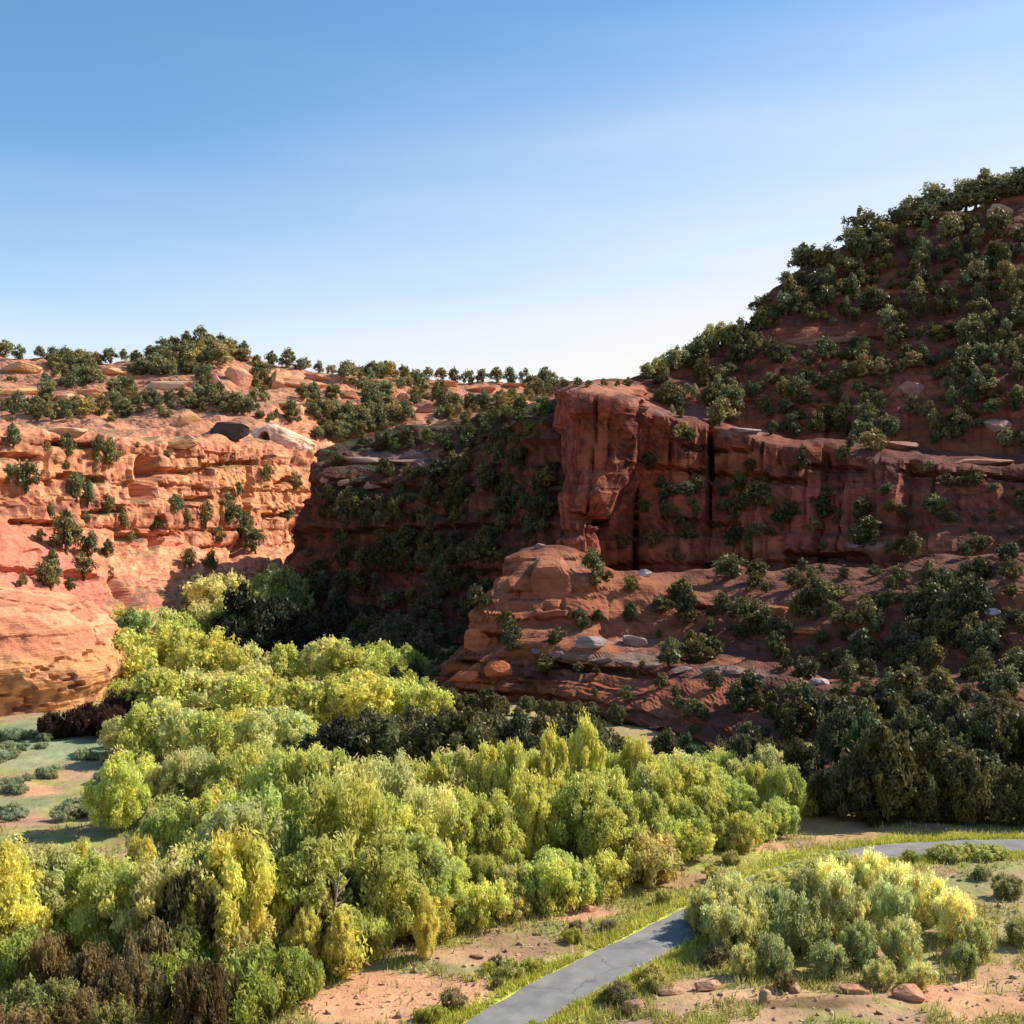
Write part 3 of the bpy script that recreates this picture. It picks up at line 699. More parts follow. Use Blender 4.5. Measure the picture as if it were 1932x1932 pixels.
for u in range(540, 1540, 56): gplant(COT, 'cottonwood_tree', u + jit(24), foot(u) + 9.5 + jit(1.5), 1408 + jit(22), random.uniform(.68, .92), vary(random.choice([YG, PG, YG, YG]), .13), 'grove_back', 'cottonwood')
for u, vt in [(960, 1385), (1040, 1360), (1105, 1335), (1195, 1372)]: gplant(COT, 'cottonwood_tree', u, foot(u) + 8, vt, .42, vary(YG, .1), 'grove_back', 'cottonwood')
for u, vt, d in [(1478, 1430, 52), (1530, 1475, 54), (1560, 1530, 55)]: gplant(COT, 'cottonwood_tree', u, d, vt, .7, vary(GG, .12), 'grove_back', 'cottonwood')
for u in range(1130, 1500, 40): gplant(COT, 'cottonwood_tree', u + jit(14), foot(u) + 4.2 + jit(.8), 1440 + jit(22) + max(0, u - 1380) * .25, random.uniform(.75, 1.0), vary(random.choice([YG, GG, PG, GG]), .15), 'grove_middle', 'cottonwood')
for u in range(1250, 1560, 44): gplant(COT, 'cottonwood_tree', u + jit(14), foot(u) + 7 + jit(.8), 1412 + jit(20) + max(0, u - 1440) * .6, random.uniform(.75, .95), vary(random.choice([YG, YG, PG]), .13), 'grove_back', 'cottonwood')
for k in range(44):
    u = random.uniform(440, 1470); gplant(SHR, 'willow_shrub', u, foot(u) + random.uniform(-.5, .7), HV + (EYE - random.uniform(0.9, 2.3)) * F / foot(u), random.uniform(.7, 1.1), vary(random.choice([YG, GG, GG, (0.62, 0.55, 0.2)]), .15), 'grove_edge', 'shrub')
# left part of the grove
for u in range(20, 430, 78): gplant(COT, 'cottonwood_tree', u + jit(20), 36 + jit(1.5), 1590 + jit(25), random.uniform(.85, 1.1), vary(random.choice([YG, YG, GG, PG]), .15), 'grove_left', 'cottonwood')
for u in range(330, 600, 80): gplant(COT, 'cottonwood_tree', u + jit(20), 43 + jit(1.5), 1490 + jit(25), random.uniform(.8, 1.0), vary(random.choice([GG, YG]), .15), 'grove_left', 'cottonwood')
for u in range(225, 620, 50): gplant(COT, 'cottonwood_tree', u + jit(20), 52 + jit(3), 1405 + jit(25), random.uniform(.8, 1.0), vary(random.choice(CW), .15), 'grove_left', 'cottonwood')
for u in range(215, 600, 44): gplant(CFAR, 'cottonwood_tree', u + jit(20), 66 + jit(4), 1330 + jit(22), random.uniform(.85, 1.1), vary(random.choice([YG, PG, YG, GG]), .15), 'valley_near', 'cottonwood')
# valley floor grove, further back
for u in range(250, 830, 40): gplant(CFAR, 'cottonwood_tree', u + jit(18), 80 + jit(4), 1268 + jit(16) - (0 if u > 500 else 10), random.uniform(.95, 1.3), vary(random.choice([YG, YG, PG]), .12), 'valley_mid', 'cottonwood')
for u in range(262, 740, 38): gplant(CFAR, 'cottonwood_tree', u + jit(18), 98 + jit(4), 1205 + jit(12) if u > 420 else 1180 + jit(12), random.uniform(.9, 1.2), vary(random.choice([YG, PG, GG]), .12), 'valley_mid', 'cottonwood')
for u in range(225, 440, 30): gplant(CFAR, 'cottonwood_tree', u + jit(12), 118 + jit(5), 1138 + jit(12), random.uniform(.8, 1.1), vary(random.choice([GG, PG, (0.30, 0.40, 0.13)]), .12), 'valley_far', 'cottonwood')
for u in range(370, 560, 34): gplant(CFAR, 'cottonwood_tree', u + jit(10), 146 + jit(6), 1085 + jit(14) - (u - 370) * 0.12, random.uniform(.8, 1.05), vary(random.choice([(0.33, 0.42, 0.15), PG]), .12), 'valley_far', 'cottonwood')
# yellow accents
for u, d, vt, w in [(1010, 46, 1445, .45), (1045, 47, 1455, .5), (640, 34.4, 1710, .5), (805, 35.6, 1672, .42), (275, 38, 1560, .45), (575, 34.5, 1700, .6), (600, 33.5, 1830, .8), (150, 39, 1565, .4)]:
    gplant(COT, 'cottonwood_tree', u, d, vt, w, vary(YY, .08), 'yellow', 'yellow cottonwood')
# dark trees
for u, d, vt, w, in [(455, 122, 1092, .8), (428, 120, 1150, .8), (500, 124, 1112, .75), (545, 126, 1120, .8), (580, 126, 1140, .9), (480, 116, 1160, 1.0), (530, 117, 1165, 1.0), (610, 122, 1150, .9), (640, 130, 1110, .8)]:
    gplant(JNEAR, 'juniper_tree', u, d, vt, w, vary(random.choice(BLACK), .15), 'black_clump', 'juniper')
for u, d, vt, w in [(668, 106, 1172, .8), (746, 88, 1247, .62), (620, 78, 1335, 1.2), (640, 63, 1345, .9), (585, 64, 1380, .9), (540, 62, 1388, .8)]:
    gplant(JNEAR, 'juniper_tree', u, d, vt, w, vary((0.035, 0.05, 0.03), .1), 'valley_dark', 'juniper')
for u in range(660, 1150, 36): gplant(JNEAR, 'juniper_tree', u + jit(12), 66 + jit(5), 1318 + jit(14) + abs(u - 860) * 0.1, random.uniform(.9, 1.2), vary(random.choice(JD), .2), 'dark_band', 'juniper')
for u in range(1120, 1560, 44): gplant(JNEAR, 'juniper_tree', u + jit(14), 63 + jit(3) - (u - 1120) * 0.012, 1375 + jit(24), random.uniform(.7, 1.0), vary(random.choice(JD + [(0.07, 0.10, 0.035)]), .2), 'dark_foot', 'juniper')
for u in range(1560, 1990, 36): gplant(JNEAR, 'juniper_tree', u + jit(12), 53.5 + jit(1.5), 1400 + jit(60), random.uniform(.6, .9), vary(random.choice(JD + [(0.07, 0.10, 0.035)]), .2), 'dark_right', 'juniper')
for u in range(1580, 1990, 58): gplant(JNEAR, 'juniper_tree', u + jit(16), 58 + jit(2), 1320 + jit(35), random.uniform(.6, .85), vary(random.choice(JD + [(0.08, 0.11, 0.04)]), .2), 'dark_right', 'juniper')

for u in range(1540, 2000, 26): gplant(JNEAR, 'juniper_tree', u + jit(9), 52.6 + jit(.6) + max(0, 1640 - u) * 0.02, 1490 + jit(20), random.uniform(.8, 1.1), vary(random.choice(JD + [(0.07, 0.06, 0.03)]), .2), 'dark_right', 'juniper')
# right-hand bushes beside the path
SAGE = (0.66, 0.65, 0.27); LY = (0.92, 0.87, 0.38)  # LY: yellow leaves, colour brightened to stand for sun on the top right
for u, d, vt, w, c in [(1348, 38.0, 1655, 0.75, SAGE), (1370, 38.8, 1630, 0.65, SAGE), (1400, 38.6, 1650, .7, SAGE), (1372, 37.2, 1680, 0.7, SAGE), (1378, 36.2, 1690, 0.62, SAGE), (1410, 37.0, 1665, 0.55, SAGE), (1455, 38, 1650, 0.6, (0.48, 0.5, 0.22)), (1510, 36.0, 1665, 0.6, (0.42, 0.45, 0.18)), (1520, 40.5, 1630, .6, (0.55, 0.57, 0.24)), (1570, 40.5, 1602, 0.6, LY), (1640, 41, 1592, 0.6, LY), (1700, 40, 1608, .6, LY), (1750, 39, 1632, .6, LY),
                       (1800, 37.5, 1668, 0.65, LY), (1835, 36, 1712, 0.6, (0.55, 0.56, 0.2)), (1590, 38, 1640, .6, (0.6, 0.62, 0.26)), (1680, 38, 1650, .6, (0.6, 0.62, 0.26)), (1700, 35.4, 1720, 0.65, SAGE), (1620, 35.2, 1725, .6, (0.42, 0.46, 0.18)), (1560, 34.4, 1770, .8, (0.38, 0.42, 0.17)), (1820, 34.4, 1770, .6, (0.42, 0.46, 0.17)), (1660, 33.5, 1800, .8, SAGE), (1400, 34.2, 1770, .65, SAGE), (1460, 34.4, 1755, .7, (0.42, 0.46, 0.2)), (1740, 33.4, 1805, .8, SAGE),
                       (1480, 33.2, 1830, .9, (0.26, 0.22, 0.1)), (1720, 46.4, 1600, 1.2, (0.42, 0.45, 0.14)), (1775, 46.8, 1590, 1.3, (0.5, 0.5, 0.15)), (1830, 47.0, 1588, 1.3, (0.42, 0.45, 0.15))]:
    gplant(SHR, 'willow_shrub', u, d, vt, w, vary(c, .08), 'right_bush', 'shrub')
for u, d, vt, w, c in [(1900, 42, 1640, .9, (0.3, 0.31, 0.13)), (1850, 44, 1630, 1., (0.32, 0.33, 0.13)), (1925, 37, 1730, .9, (0.33, 0.33, 0.12)), (1960, 47, 1600, .9, (0.3, 0.31, 0.13))]:
    gplant(SHR, 'willow_shrub', u, d, vt, w, vary(c, .08), 'right_bush', 'shrub')
for u in range(1345, 1600, 24):
    pv_ = float(np.interp(u, [q[0] for q in PATH_UV], [q[1] for q in PATH_UV])); gplant(SHR, 'willow_shrub', u + jit(6), gdist(pv_) - 1.7, pv_ - 22 + jit(5), random.uniform(1.2, 1.7), vary(random.choice([(0.62, 0.6, 0.2), (0.5, 0.52, 0.17), (0.7, 0.66, 0.2)]), .1), 'path_veil', 'shrub')
for u in range(1790, 1880, 26):
    gplant(SHR, 'willow_shrub', u + jit(6), 46.6, 1588 + jit(4), random.uniform(1.2, 1.6), vary((0.55, 0.56, 0.18), .1), 'path_veil', 'shrub')
# dark shrubs bottom left, olive ones among them
BR = (0.25, 0.19, 0.08); OL = (0.30, 0.30, 0.10)
for u, d, vt, w, c in [(78, 32.5, 1745, .55, BR), (175, 32, 1768, .6, BR), (280, 32.5, 1705, .5, BR), (250, 30.5, 1790, .6, BR), (215, 31, 1800, .6, BR), (365, 29.5, 1785, .5, (0.12, 0.09, 0.035)), (395, 30.2, 1800, .5, (0.13, 0.10, 0.04)), (160, 29.5, 1860, .8, BR),
                       (60, 30, 1830, .9, OL), (125, 30.4, 1840, .8, OL), (215, 29, 1870, .8, OL), (300, 31.5, 1790, .8, (0.4, 0.45, 0.1)), (330, 33, 1740, .8, (0.4, 0.45, 0.12)), (450, 31, 1790, .8, (0.36, 0.42, 0.1)), (30, 33, 1740, .9, (0.36, 0.40, 0.09)),
                       (500, 32, 1760, .8, (0.33, 0.38, 0.09)), (20, 28.5, 1880, .9, (0.3, 0.22, 0.1)), (560, 32.5, 1780, .7, (0.3, 0.36, 0.09)), (370, 34.5, 1590, .5, (0.11, 0.09, 0.04)), (640, 36.3, 1620, .5, (0.08, 0.07, 0.03)), (790, 38, 1600, .45, (0.10, 0.09, 0.04)), (590, 35.4, 1640, .4, BR)]:
    gplant(SHR, 'willow_shrub', u, d, vt, w, vary(c, .1), 'left_bush', 'shrub')
# small shrubs along the path verge and the bank
for k in range(34):
    j = random.randrange(8, 150); s = random.choice([-1, 1]); o = random.uniform(1.5, 2.8)
    x = pl[j, 0] + nn[j, 0] * o * s; y = pl[j, 1] + nn[j, 1] * o * s
    if y < 29: continue
    plant(SHR, 'willow_shrub', x, y, drop(x, y) - 0.03, random.uniform(0.35, 0.8), random.uniform(.8, 1.2), vary(random.choice([(0.5, 0.48, 0.16), (0.3, 0.26, 0.13), (0.5, 0.5, 0.1)]), .15), 'verge', 'shrub')
# twiggy dark shrubs at the foot of the outcrop
for u, d, vt in [(232, 77, 1285), (220, 76, 1310), (195, 75, 1322), (170, 74.5, 1318), (150, 74, 1328), (120, 74, 1332), (205, 73, 1335), (95, 73.5, 1338), (222, 74, 1325)]:
    gplant(SHR, 'willow_shrub', u, d, vt, .75, vary((0.07, 0.035, 0.025), .15), 'outcrop_foot', 'shrub')
# sage on the small meadow
for k in range(40):
    u, v = random.uniform(-10, 210), random.uniform(1385, 1560)
    d = gdist(v); x = (u - CU) / F * d
    plant(SHR, 'willow_shrub', x, d, drop(x, d) - 0.03, random.uniform(0.5, 1.0), random.uniform(1, 1.6), vary(random.choice([(0.40, 0.45, 0.28), (0.36, 0.40, 0.22)]), .12), 'meadow', 'shrub')

# pale bare trunks that show through the grove
def dead_tree(u, d, vtop, label):
    x = (u - CU) / F * d; z = drop(x, d); H = EYE - (vtop - HV) / F * d - z
    r = np.random.default_rng(int(u)); hz = np.linspace(-0.03, 1, 10)
    tp = [(0.04 * math.sin(q * 4 + u), 0.03 * math.cos(q * 5), q) for q in hz]
    ts = [tube(tp, np.linspace(0.035, 0.006, 10), 8)]
    for k in range(7):
        z0 = r.uniform(.35, .9); a = r.uniform(0, 6.28); l = r.uniform(.1, .22); s = np.array((0.04 * math.sin(z0 * 4 + u), 0.03 * math.cos(z0 * 5), z0))
        t = np.linspace(0, 1, 5)[:, None]; ts.append(tube(s + t * np.array((math.cos(a) * l, math.sin(a) * l, l * 0.9)), np.linspace(.012, .003, 5), 5))
    TV, TF = merge_tubes(ts); me = mesh_np('dead_tree', TV, TF.ravel(), 4, smooth=True); me.materials.append(M_PALE)
    o = link(bpy.data.objects.new('dead_tree', me)); o.location = (x, d, z); o.scale = (H, H, H)
    tag(o, label, 'dead tree')
dead_tree(1472, 52.5, 1425, 'pale bare trunk at the right end of the yellow green grove')
dead_tree(1240, 45.2, 1500, 'pale bare trunk in front of the grove above the path bend')
dead_tree(632, 35.0, 1640, 'grey bare trunk standing among yellow foliage left of the path')

# ------------------------------------------------------------------ rocks
def rock_mesh(seed, sx, sy, sz, colr, sub=4, rough=0.28, sq=1.0, cvar=0.22):
    import bmesh
    bm = bmesh.new(); bmesh.ops.create_icosphere(bm, subdivisions=sub, radius=1.0)
    V = np.array([v.co[:] for v in bm.verts]); fa = np.array([[v.index for v in f.verts] for f in bm.faces]); bm.free()
    p = np.sign(V) * np.abs(V) ** sq
    m = np.max(np.abs(p), axis=1, keepdims=True); p = p / (m ** 0.35)
    n1 = fbm(V[:, 0] * 1.5 + seed, V[:, 1] * 1.5, V[:, 2] * 1.5, 4)
    layer = np.round((V[:, 2] + 0.2 * n1) * 4.5); lo = hash2(layer.astype(int) + 40, layer.astype(int) * 0, seed)
    p = p * (1 + rough * 0.9 * n1 + 0.05 * lo)[:, None]
    rr_ = np.random.default_rng(seed + 5)
    for q in range(16):
        nn_ = rr_.normal(size=3); nn_ /= np.linalg.norm(nn_); dd = rr_.uniform(0.62, 0.86)
        ex_ = np.maximum(p @ nn_ - dd, 0); p = p - ex_[:, None] * nn_[None] * 0.93
    p = p * (1 + 0.05 * fbm(V[:, 0] * 6, V[:, 1] * 6, V[:, 2] * 9 + seed, 3))[:, None]
    p = p * np.array([sx, sy, sz])
    c = np.array(colr)[None] * (1 + cvar * lo + 0.6 * cvar * fbm(V[:, 0] * 4, V[:, 1] * 4, V[:, 2] * 9 + seed, 3) * 2)[:, None]
    me = mesh_np('boulder', p, fa.ravel(), 3, np.clip(c, 0.01, .9)); me.materials.append(M_ROCK)
    return me

rs = [0]
RK = [(525, 830, 110, 50)]
def boulder(u, v, wpx, hpx, colr, label, name='boulder', cat='boulder', depth=0.8, group=None, at=None, sq=0.95, sink=0.25, sub=4, rot=None):
    h = hit(u, v + hpx * 0.35)
    if h is None: return
    p = h[0]; rs[0] += 1; RK.append((u, v, wpx, hpx))
    sx = wpx / 2 * p.y / F; sz = hpx / 2 * p.y / F
    if wpx > 1.8 * hpx: sq = 0.62
    colr = tuple(0.82 * q for q in colr); sy = min(max(sx, sz) * depth, 1.6 * sz + 0.8)
    me = rock_mesh(rs[0] * 7, sx, sy, sz, colr, sub=sub, sq=sq)
    o = link(bpy.data.objects.new(name, me)); zc = EYE - (v - HV) / F * p.y
    o.location = (p.x, p.y + sy * 0.5, zc - 0.2 * sz); o.rotation_euler = (0, 0, random.uniform(-.25, .25)) if rot is None else (0, rot, 0)
    o['_u'] = u
    del o['_u']
    tag(o, label, cat, group)
    return o

PK = (0.74, 0.38, 0.25); PL = (0.74, 0.47, 0.28); OR = (0.68, 0.36, 0.17); GR = (0.42, 0.33, 0.31); RD = (0.62, 0.25, 0.14)
# far mesa slabs and boulders
for a in [(449, 708, 54, 50, PK, 'round pink boulder high on the far ridge right of the domed summit'),
          (312, 726, 120, 26, PL, 'long pale sandstone slab below the domed summit of far ridge'),
          (40, 693, 96, 26, OR, 'orange slab at left edge just below the far ridge trees'),
          (34, 738, 84, 18, (0.74, 0.42, 0.18), 'yellow orange slab at left edge, second step below the ridge trees'),
          (122, 748, 50, 20, (0.72, 0.45, 0.22), 'short tan slab between two longer slabs on left ridge slope'),
          (172, 742, 60, 18, OR, 'tan slab end to end with its left neighbour on left ridge slope'),
          (215, 700, 60, 20, OR, 'orange ledge block under the trees left of the long pale slab'),
          (404, 714, 22, 24, PK, 'small pink block just left of the round pink boulder'),
          (520, 715, 30, 50, (0.66, 0.36, 0.2), 'upright tan block right of the round pink boulder'),
          (560, 722, 110, 24, (0.62, 0.33, 0.17), 'long tan slab sloping down right of the round pink boulder'),
          (600, 712, 70, 18, RD, 'salmon red slab under the skyline right of the domed summit'),
          (565, 772, 22, 26, (0.78, 0.5, 0.28), 'small pale upright block above the arched rock'),
          (535, 760, 56, 22, (0.58, 0.36, 0.18), 'tan slab to the left of the small pale upright block'),
          (350, 790, 46, 28, OR, 'orange block left of the shadow dark rock beside the arched rock'),
          (110, 812, 110, 26, PL, 'pale slab on the rim of left canyon wall'),
          (660, 745, 40, 22, RD, 'salmon block in mid slope left of the far saddle'),
          (760, 750, 36, 24, RD, 'small salmon block centred on the far slope'),
          (840, 722, 60, 20, RD, 'salmon ledge under the middle of the far skyline'),
          (900, 735, 70, 18, RD, 'long salmon ledge below trees towards the right of far slope'),
          (800, 775, 40, 14, RD, 'thin salmon ledge just above the shaded promontory'),
          (970, 725, 60, 16, (0.64, 0.32, 0.18), 'orange ledge under skyline nearest the tall buttress'),
          (330, 836, 90, 22, OR, 'orange slab lying under the round block left of the shadow dark rock'),
          (357, 830, 34, 30, PK, 'pink boulder at the left end of the shadow dark rock'),
          ]:
    boulder(*a, name='rock_slab' if a[2] > a[3] * 1.8 else 'boulder', cat='rock slab' if a[2] > a[3] * 1.8 else 'boulder', depth=0.6)
# boulders of the shaded side
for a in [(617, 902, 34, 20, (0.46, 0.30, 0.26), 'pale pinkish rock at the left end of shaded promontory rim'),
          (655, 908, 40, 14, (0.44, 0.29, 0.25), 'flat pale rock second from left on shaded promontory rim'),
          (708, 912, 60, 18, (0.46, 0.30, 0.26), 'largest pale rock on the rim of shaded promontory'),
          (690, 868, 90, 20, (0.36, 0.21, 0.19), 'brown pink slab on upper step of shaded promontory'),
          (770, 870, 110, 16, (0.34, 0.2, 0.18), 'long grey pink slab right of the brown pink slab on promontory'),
          (1018, 1030, 22, 14, (0.30, 0.19, 0.17), 'small pale rock beside the round red knob of the spur'),
          (1218, 1082, 30, 18, (0.6, 0.5, 0.46), 'small whitish rock on slope below the red cliff'),
          (1120, 1213, 62, 30, (0.36, 0.28, 0.25), 'grey boulder above the long grey ledge of lower slope'),
          (1200, 1210, 54, 28, (0.34, 0.26, 0.23), 'grey boulder right of its grey neighbour above the ledge'),
          (1018, 1228, 38, 16, (0.27, 0.18, 0.15), 'leftmost of the grey rocks along the lower slope ledge'),
          (1056, 1234, 42, 16, (0.27, 0.18, 0.15), 'second from left of the grey rocks along the lower slope ledge'),
          (1096, 1240, 36, 18, (0.27, 0.18, 0.15), 'third from left of the grey rocks along the lower slope ledge'),
          (1138, 1246, 48, 16, (0.27, 0.18, 0.15), 'fourth from left of the grey rocks along the lower slope ledge'),
          (1186, 1250, 40, 16, (0.27, 0.18, 0.15), 'fifth from left of the grey rocks along the lower slope ledge'),
          (1232, 1256, 44, 15, (0.27, 0.18, 0.15), 'sixth from left of the grey rocks along the lower slope ledge'),
          (1290, 1262, 46, 15, (0.27, 0.18, 0.15), 'seventh from left of the grey rocks along the lower slope ledge'),
          (1338, 1262, 40, 16, (0.27, 0.18, 0.15), 'eighth from left of the grey rocks along the lower slope ledge'),
          (1386, 1268, 44, 15, (0.27, 0.18, 0.15), 'ninth from left of the grey rocks along the lower slope ledge'),
          (1428, 1278, 40, 16, (0.27, 0.18, 0.15), 'rightmost of the grey rocks along the lower slope ledge'),
          (1550, 1285, 36, 16, (0.46, 0.38, 0.37), 'small pale rock right of the bright tipped slab'),
          (1875, 1155, 30, 18, (0.5, 0.42, 0.4), 'small pale rock near right edge on the lower slope'),
          (1890, 393, 52, 30, (0.62, 0.38, 0.24), 'tan boulder near the hilltop at the right edge'),
          (1800, 402, 80, 18, (0.55, 0.33, 0.2), 'tan slab under the hilltop trees'),
          (1690, 430, 50, 16, (0.58, 0.33, 0.22), 'tan ledge left of the slab under hilltop trees'),
          (1635, 460, 34, 16, (0.56, 0.3, 0.2), 'small tan block on the upper hill edge'),
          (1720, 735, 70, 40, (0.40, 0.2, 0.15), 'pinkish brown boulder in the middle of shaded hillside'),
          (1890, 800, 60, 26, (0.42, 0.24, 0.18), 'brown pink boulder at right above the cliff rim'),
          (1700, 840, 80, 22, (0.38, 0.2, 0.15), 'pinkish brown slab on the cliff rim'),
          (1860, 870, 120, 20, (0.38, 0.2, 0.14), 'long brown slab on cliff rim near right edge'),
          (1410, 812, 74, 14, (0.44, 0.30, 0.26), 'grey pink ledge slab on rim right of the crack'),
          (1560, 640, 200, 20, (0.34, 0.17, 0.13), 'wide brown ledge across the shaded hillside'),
          (880, 1275, 60, 34, (0.56, 0.16, 0.07), 'bright red block at the toe of the spur'),
          (945, 1262, 60, 40, (0.50, 0.16, 0.07), 'rounded orange red block on the lower spur'),
          (900, 1205, 60, 60, (0.50, 0.17, 0.08), 'leaning orange red block halfway up the spur edge'),
          (1470, 1150, 60, 20, (0.42, 0.15, 0.06), 'rusty slab among the junipers of lower slope'),
          (1530, 1190, 70, 20, (0.42, 0.16, 0.06), 'rusty slab below its twin among the junipers'),
          ]:
    boulder(*a, name='rock_slab' if a[2] > a[3] * 1.8 else 'boulder', cat='rock slab' if a[2] > a[3] * 1.8 else 'boulder', depth=0.55)
boulder(1045, 1085, 116, 100, (0.40, 0.155, 0.085), 'big round red brown knob on top of the spur', name='boulder', depth=0.8, sq=0.9)

# arched rock on the rim of the left wall
def arched_rock():
    import bmesh
    h = hit(522, 836); p = h[0]; k = p.y / F
    bm = bmesh.new(); bmesh.ops.create_icosphere(bm, subdivisions=6, radius=1.0)
    V = np.array([v.co[:] for v in bm.verts]); fa = np.array([[v.index for v in f.verts] for f in bm.faces]); bm.free()
    m = (np.abs(V) ** 2.4).sum(1) ** (1 / 2.4); q = V / m[:, None]
    n1 = fbm(V[:, 0] * 1.6 + 2, V[:, 1] * 1.6, V[:, 2] * 1.6, 4)
    q = q * (1 + 0.22 * n1)[:, None]
    q[:, 2] = np.where(q[:, 2] > 0, q[:, 2] * np.interp(q[:, 0], [-1, -0.3, 0.4, 1], [1, 1, 0.62, 0.3]), q[:, 2])
    g = np.hypot((q[:, 0] + 0.42) / 0.20, (q[:, 2] - 0.12) / 0.50)
    pit = (1 - sstep(0.7, 1.0, g)) * (V[:, 1] < 0)
    q[:, 1] += pit * (0.75 + np.abs(q[:, 1]) * 0.6)
    band = vnoise(g * 3.2, V[:, 0] * 0, V[:, 2] * 1.5)
    c = np.array((0.70, 0.42, 0.30))[None] * (1 + 0.2 * band + 0.25 * n1)[:, None]
    q = q * np.array([60 * k, 40 * k, 40 * k])
    q += 0.12 * fbm(q[:, 0], q[:, 1], q[:, 2] * 2, 4)[:, None] * V
    me = mesh_np('arched_rock', q, fa.ravel(), 3, np.clip(c, 0, .9)); me.materials.append(M_ROCK)
    o = link(bpy.data.objects.new('arched_rock', me)); o.location = (P(526, 836, p.y)[0], p.y + 22 * k, EYE - (838 - HV) * k)
    tag(o, 'pale pink rounded rock with a dark arched hollow on the left rim', 'rock')
arched_rock()
for a in [(430, 812, 84, 42, (0.10, 0.08, 0.085), 'rock coloured dark as shadow left of the arched pink rock')]:  # dark rock stands in for a shadow; the shade is in its colour
    boulder(*a, name='boulder', cat='boulder', depth=.5)

# big orange outcrop at the left edge
def outcrop():
    import bmesh
    bm = bmesh.new(); bmesh.ops.create_icosphere(bm, subdivisions=7, radius=1.0)
    V = np.array([v.co[:] for v in bm.verts]); fa = np.array([[v.index for v in f.verts] for f in bm.faces]); bm.free()
    p = V.copy(); r = np.hypot(p[:, 0], p[:, 1])
    # squarish shoulders: bulging side, domed top
    m = (np.abs(p[:, 0]) ** 2.6 + np.abs(p[:, 1]) ** 2.6 + np.abs(p[:, 2]) ** 2.6) ** (1 / 2.6)
    p = p / m[:, None]
    n1 = fbm(V[:, 0] * 1.6 + 5, V[:, 1] * 1.6, V[:, 2] * 1.6, 5)
    lay = np.round((p[:, 2] * 9 + 1.4 * n1)); lo = hash2(lay.astype(int) + 60, lay.astype(int) * 0, 5)
    low = 1 - sstep(-0.1, 0.25, p[:, 2])
    p = p * (1 + 0.13 * n1 + 0.010 * lo)[:, None]
    p[:, :2] *= (1 - 0.10 * low)[:, None]
    p = p * np.array([14.0, 11.0, 8.7])
    k_ = fbm(p[:, 0] / 7 + 3, p[:, 1] / 7, p[:, 2] / 2.5, 3); cr_ = 1 - sstep(0.0, 0.02, np.abs(k_)); p -= 0.5 * cr_[:, None] * V
    p += 0.35 * fbm(p[:, 0] / 1.3, p[:, 1] / 1.3, p[:, 2] / 0.8, 4)[:, None] * V
    ca, cb, cc = np.array((0.54, 0.22, 0.12)), np.array((0.49, 0.19, 0.11)), np.array((0.60, 0.30, 0.17))
    t1 = sstep(-.1, .12, fbm(p[:, 0] / 5, p[:, 1] / 5, p[:, 2] / 1.2, 4))[:, None]; t2 = sstep(.05, .2, fbm(p[:, 0] / 4 + 9, p[:, 1] / 4, p[:, 2] / .9, 4))[:, None]
    c = ca * (1 - t1) + cb * t1; c = c * (1 - t2) + cc * t2
    zb = sstep(0.30, 0.5, 1 - (p[:, 2] + 1) / 8 + 0.25 * n1)[:, None]
    c = c * (1 - zb * .7) + np.array((0.60, 0.29, 0.12)) * zb * .7
    stn = (sstep(.10, .2, fbm(p[:, 0] / 1.0, p[:, 1] / 1.0, p[:, 2] / 1.4 + 3, 3)) * (1 - sstep(1.5, 4, p[:, 2])))[:, None]
    c = c * (1 - .7 * stn) + np.array((0.16, 0.08, 0.06)) * .7 * stn
    me = mesh_np('rock_outcrop', p, fa.ravel(), 3, np.clip(c, 0.01, .9)); me.materials.append(M_ROCK)
    o = link(bpy.data.objects.new('rock_outcrop', me)); o.location = (-47.2, 91, 0.5); o.rotation_euler = (0, 0, 0.15)
    tag(o, 'huge orange sandstone dome with dark stains at left edge of the valley', 'outcrop')
outcrop()

# pinkish stones lying in the front
for a in [(1195, 1900, 46, 30, (0.52, 0.31, 0.2), 'tan stone beside the right verge of the path at bottom'),
          (1262, 1872, 60, 18, (0.5, 0.3, 0.19), 'flat tan stone left of the leaning one at bottom'),
          (1340, 1862, 60, 22, (0.53, 0.3, 0.19), 'flat pinkish stone below the left end of right bushes'),
          (1445, 1880, 34, 40, (0.42, 0.28, 0.17), 'upright tan stone at bottom under the bushes'),
          (1500, 1865, 30, 22, (0.4, 0.25, 0.16), 'small brown stone right of the upright tan stone'),
          (1610, 1868, 64, 20, (0.58, 0.29, 0.17), 'salmon coloured flat stone at the bottom under the bushes'),
          (1712, 1876, 70, 30, (0.56, 0.28, 0.18), 'largest salmon stone at bottom right'),
          (1795, 1800, 40, 24, (0.5, 0.3, 0.18), 'tan stone at the right end of the bushes'),
          (1110, 1715, 40, 12, (0.54, 0.27, 0.17), 'salmon stone left of the path under the grove'),
          (900, 1805, 30, 10, (0.3, 0.17, 0.12), 'brown stone at foot of grove left of path')]:
    boulder(*a, name='stone', cat='stone', depth=.6, sub=3)

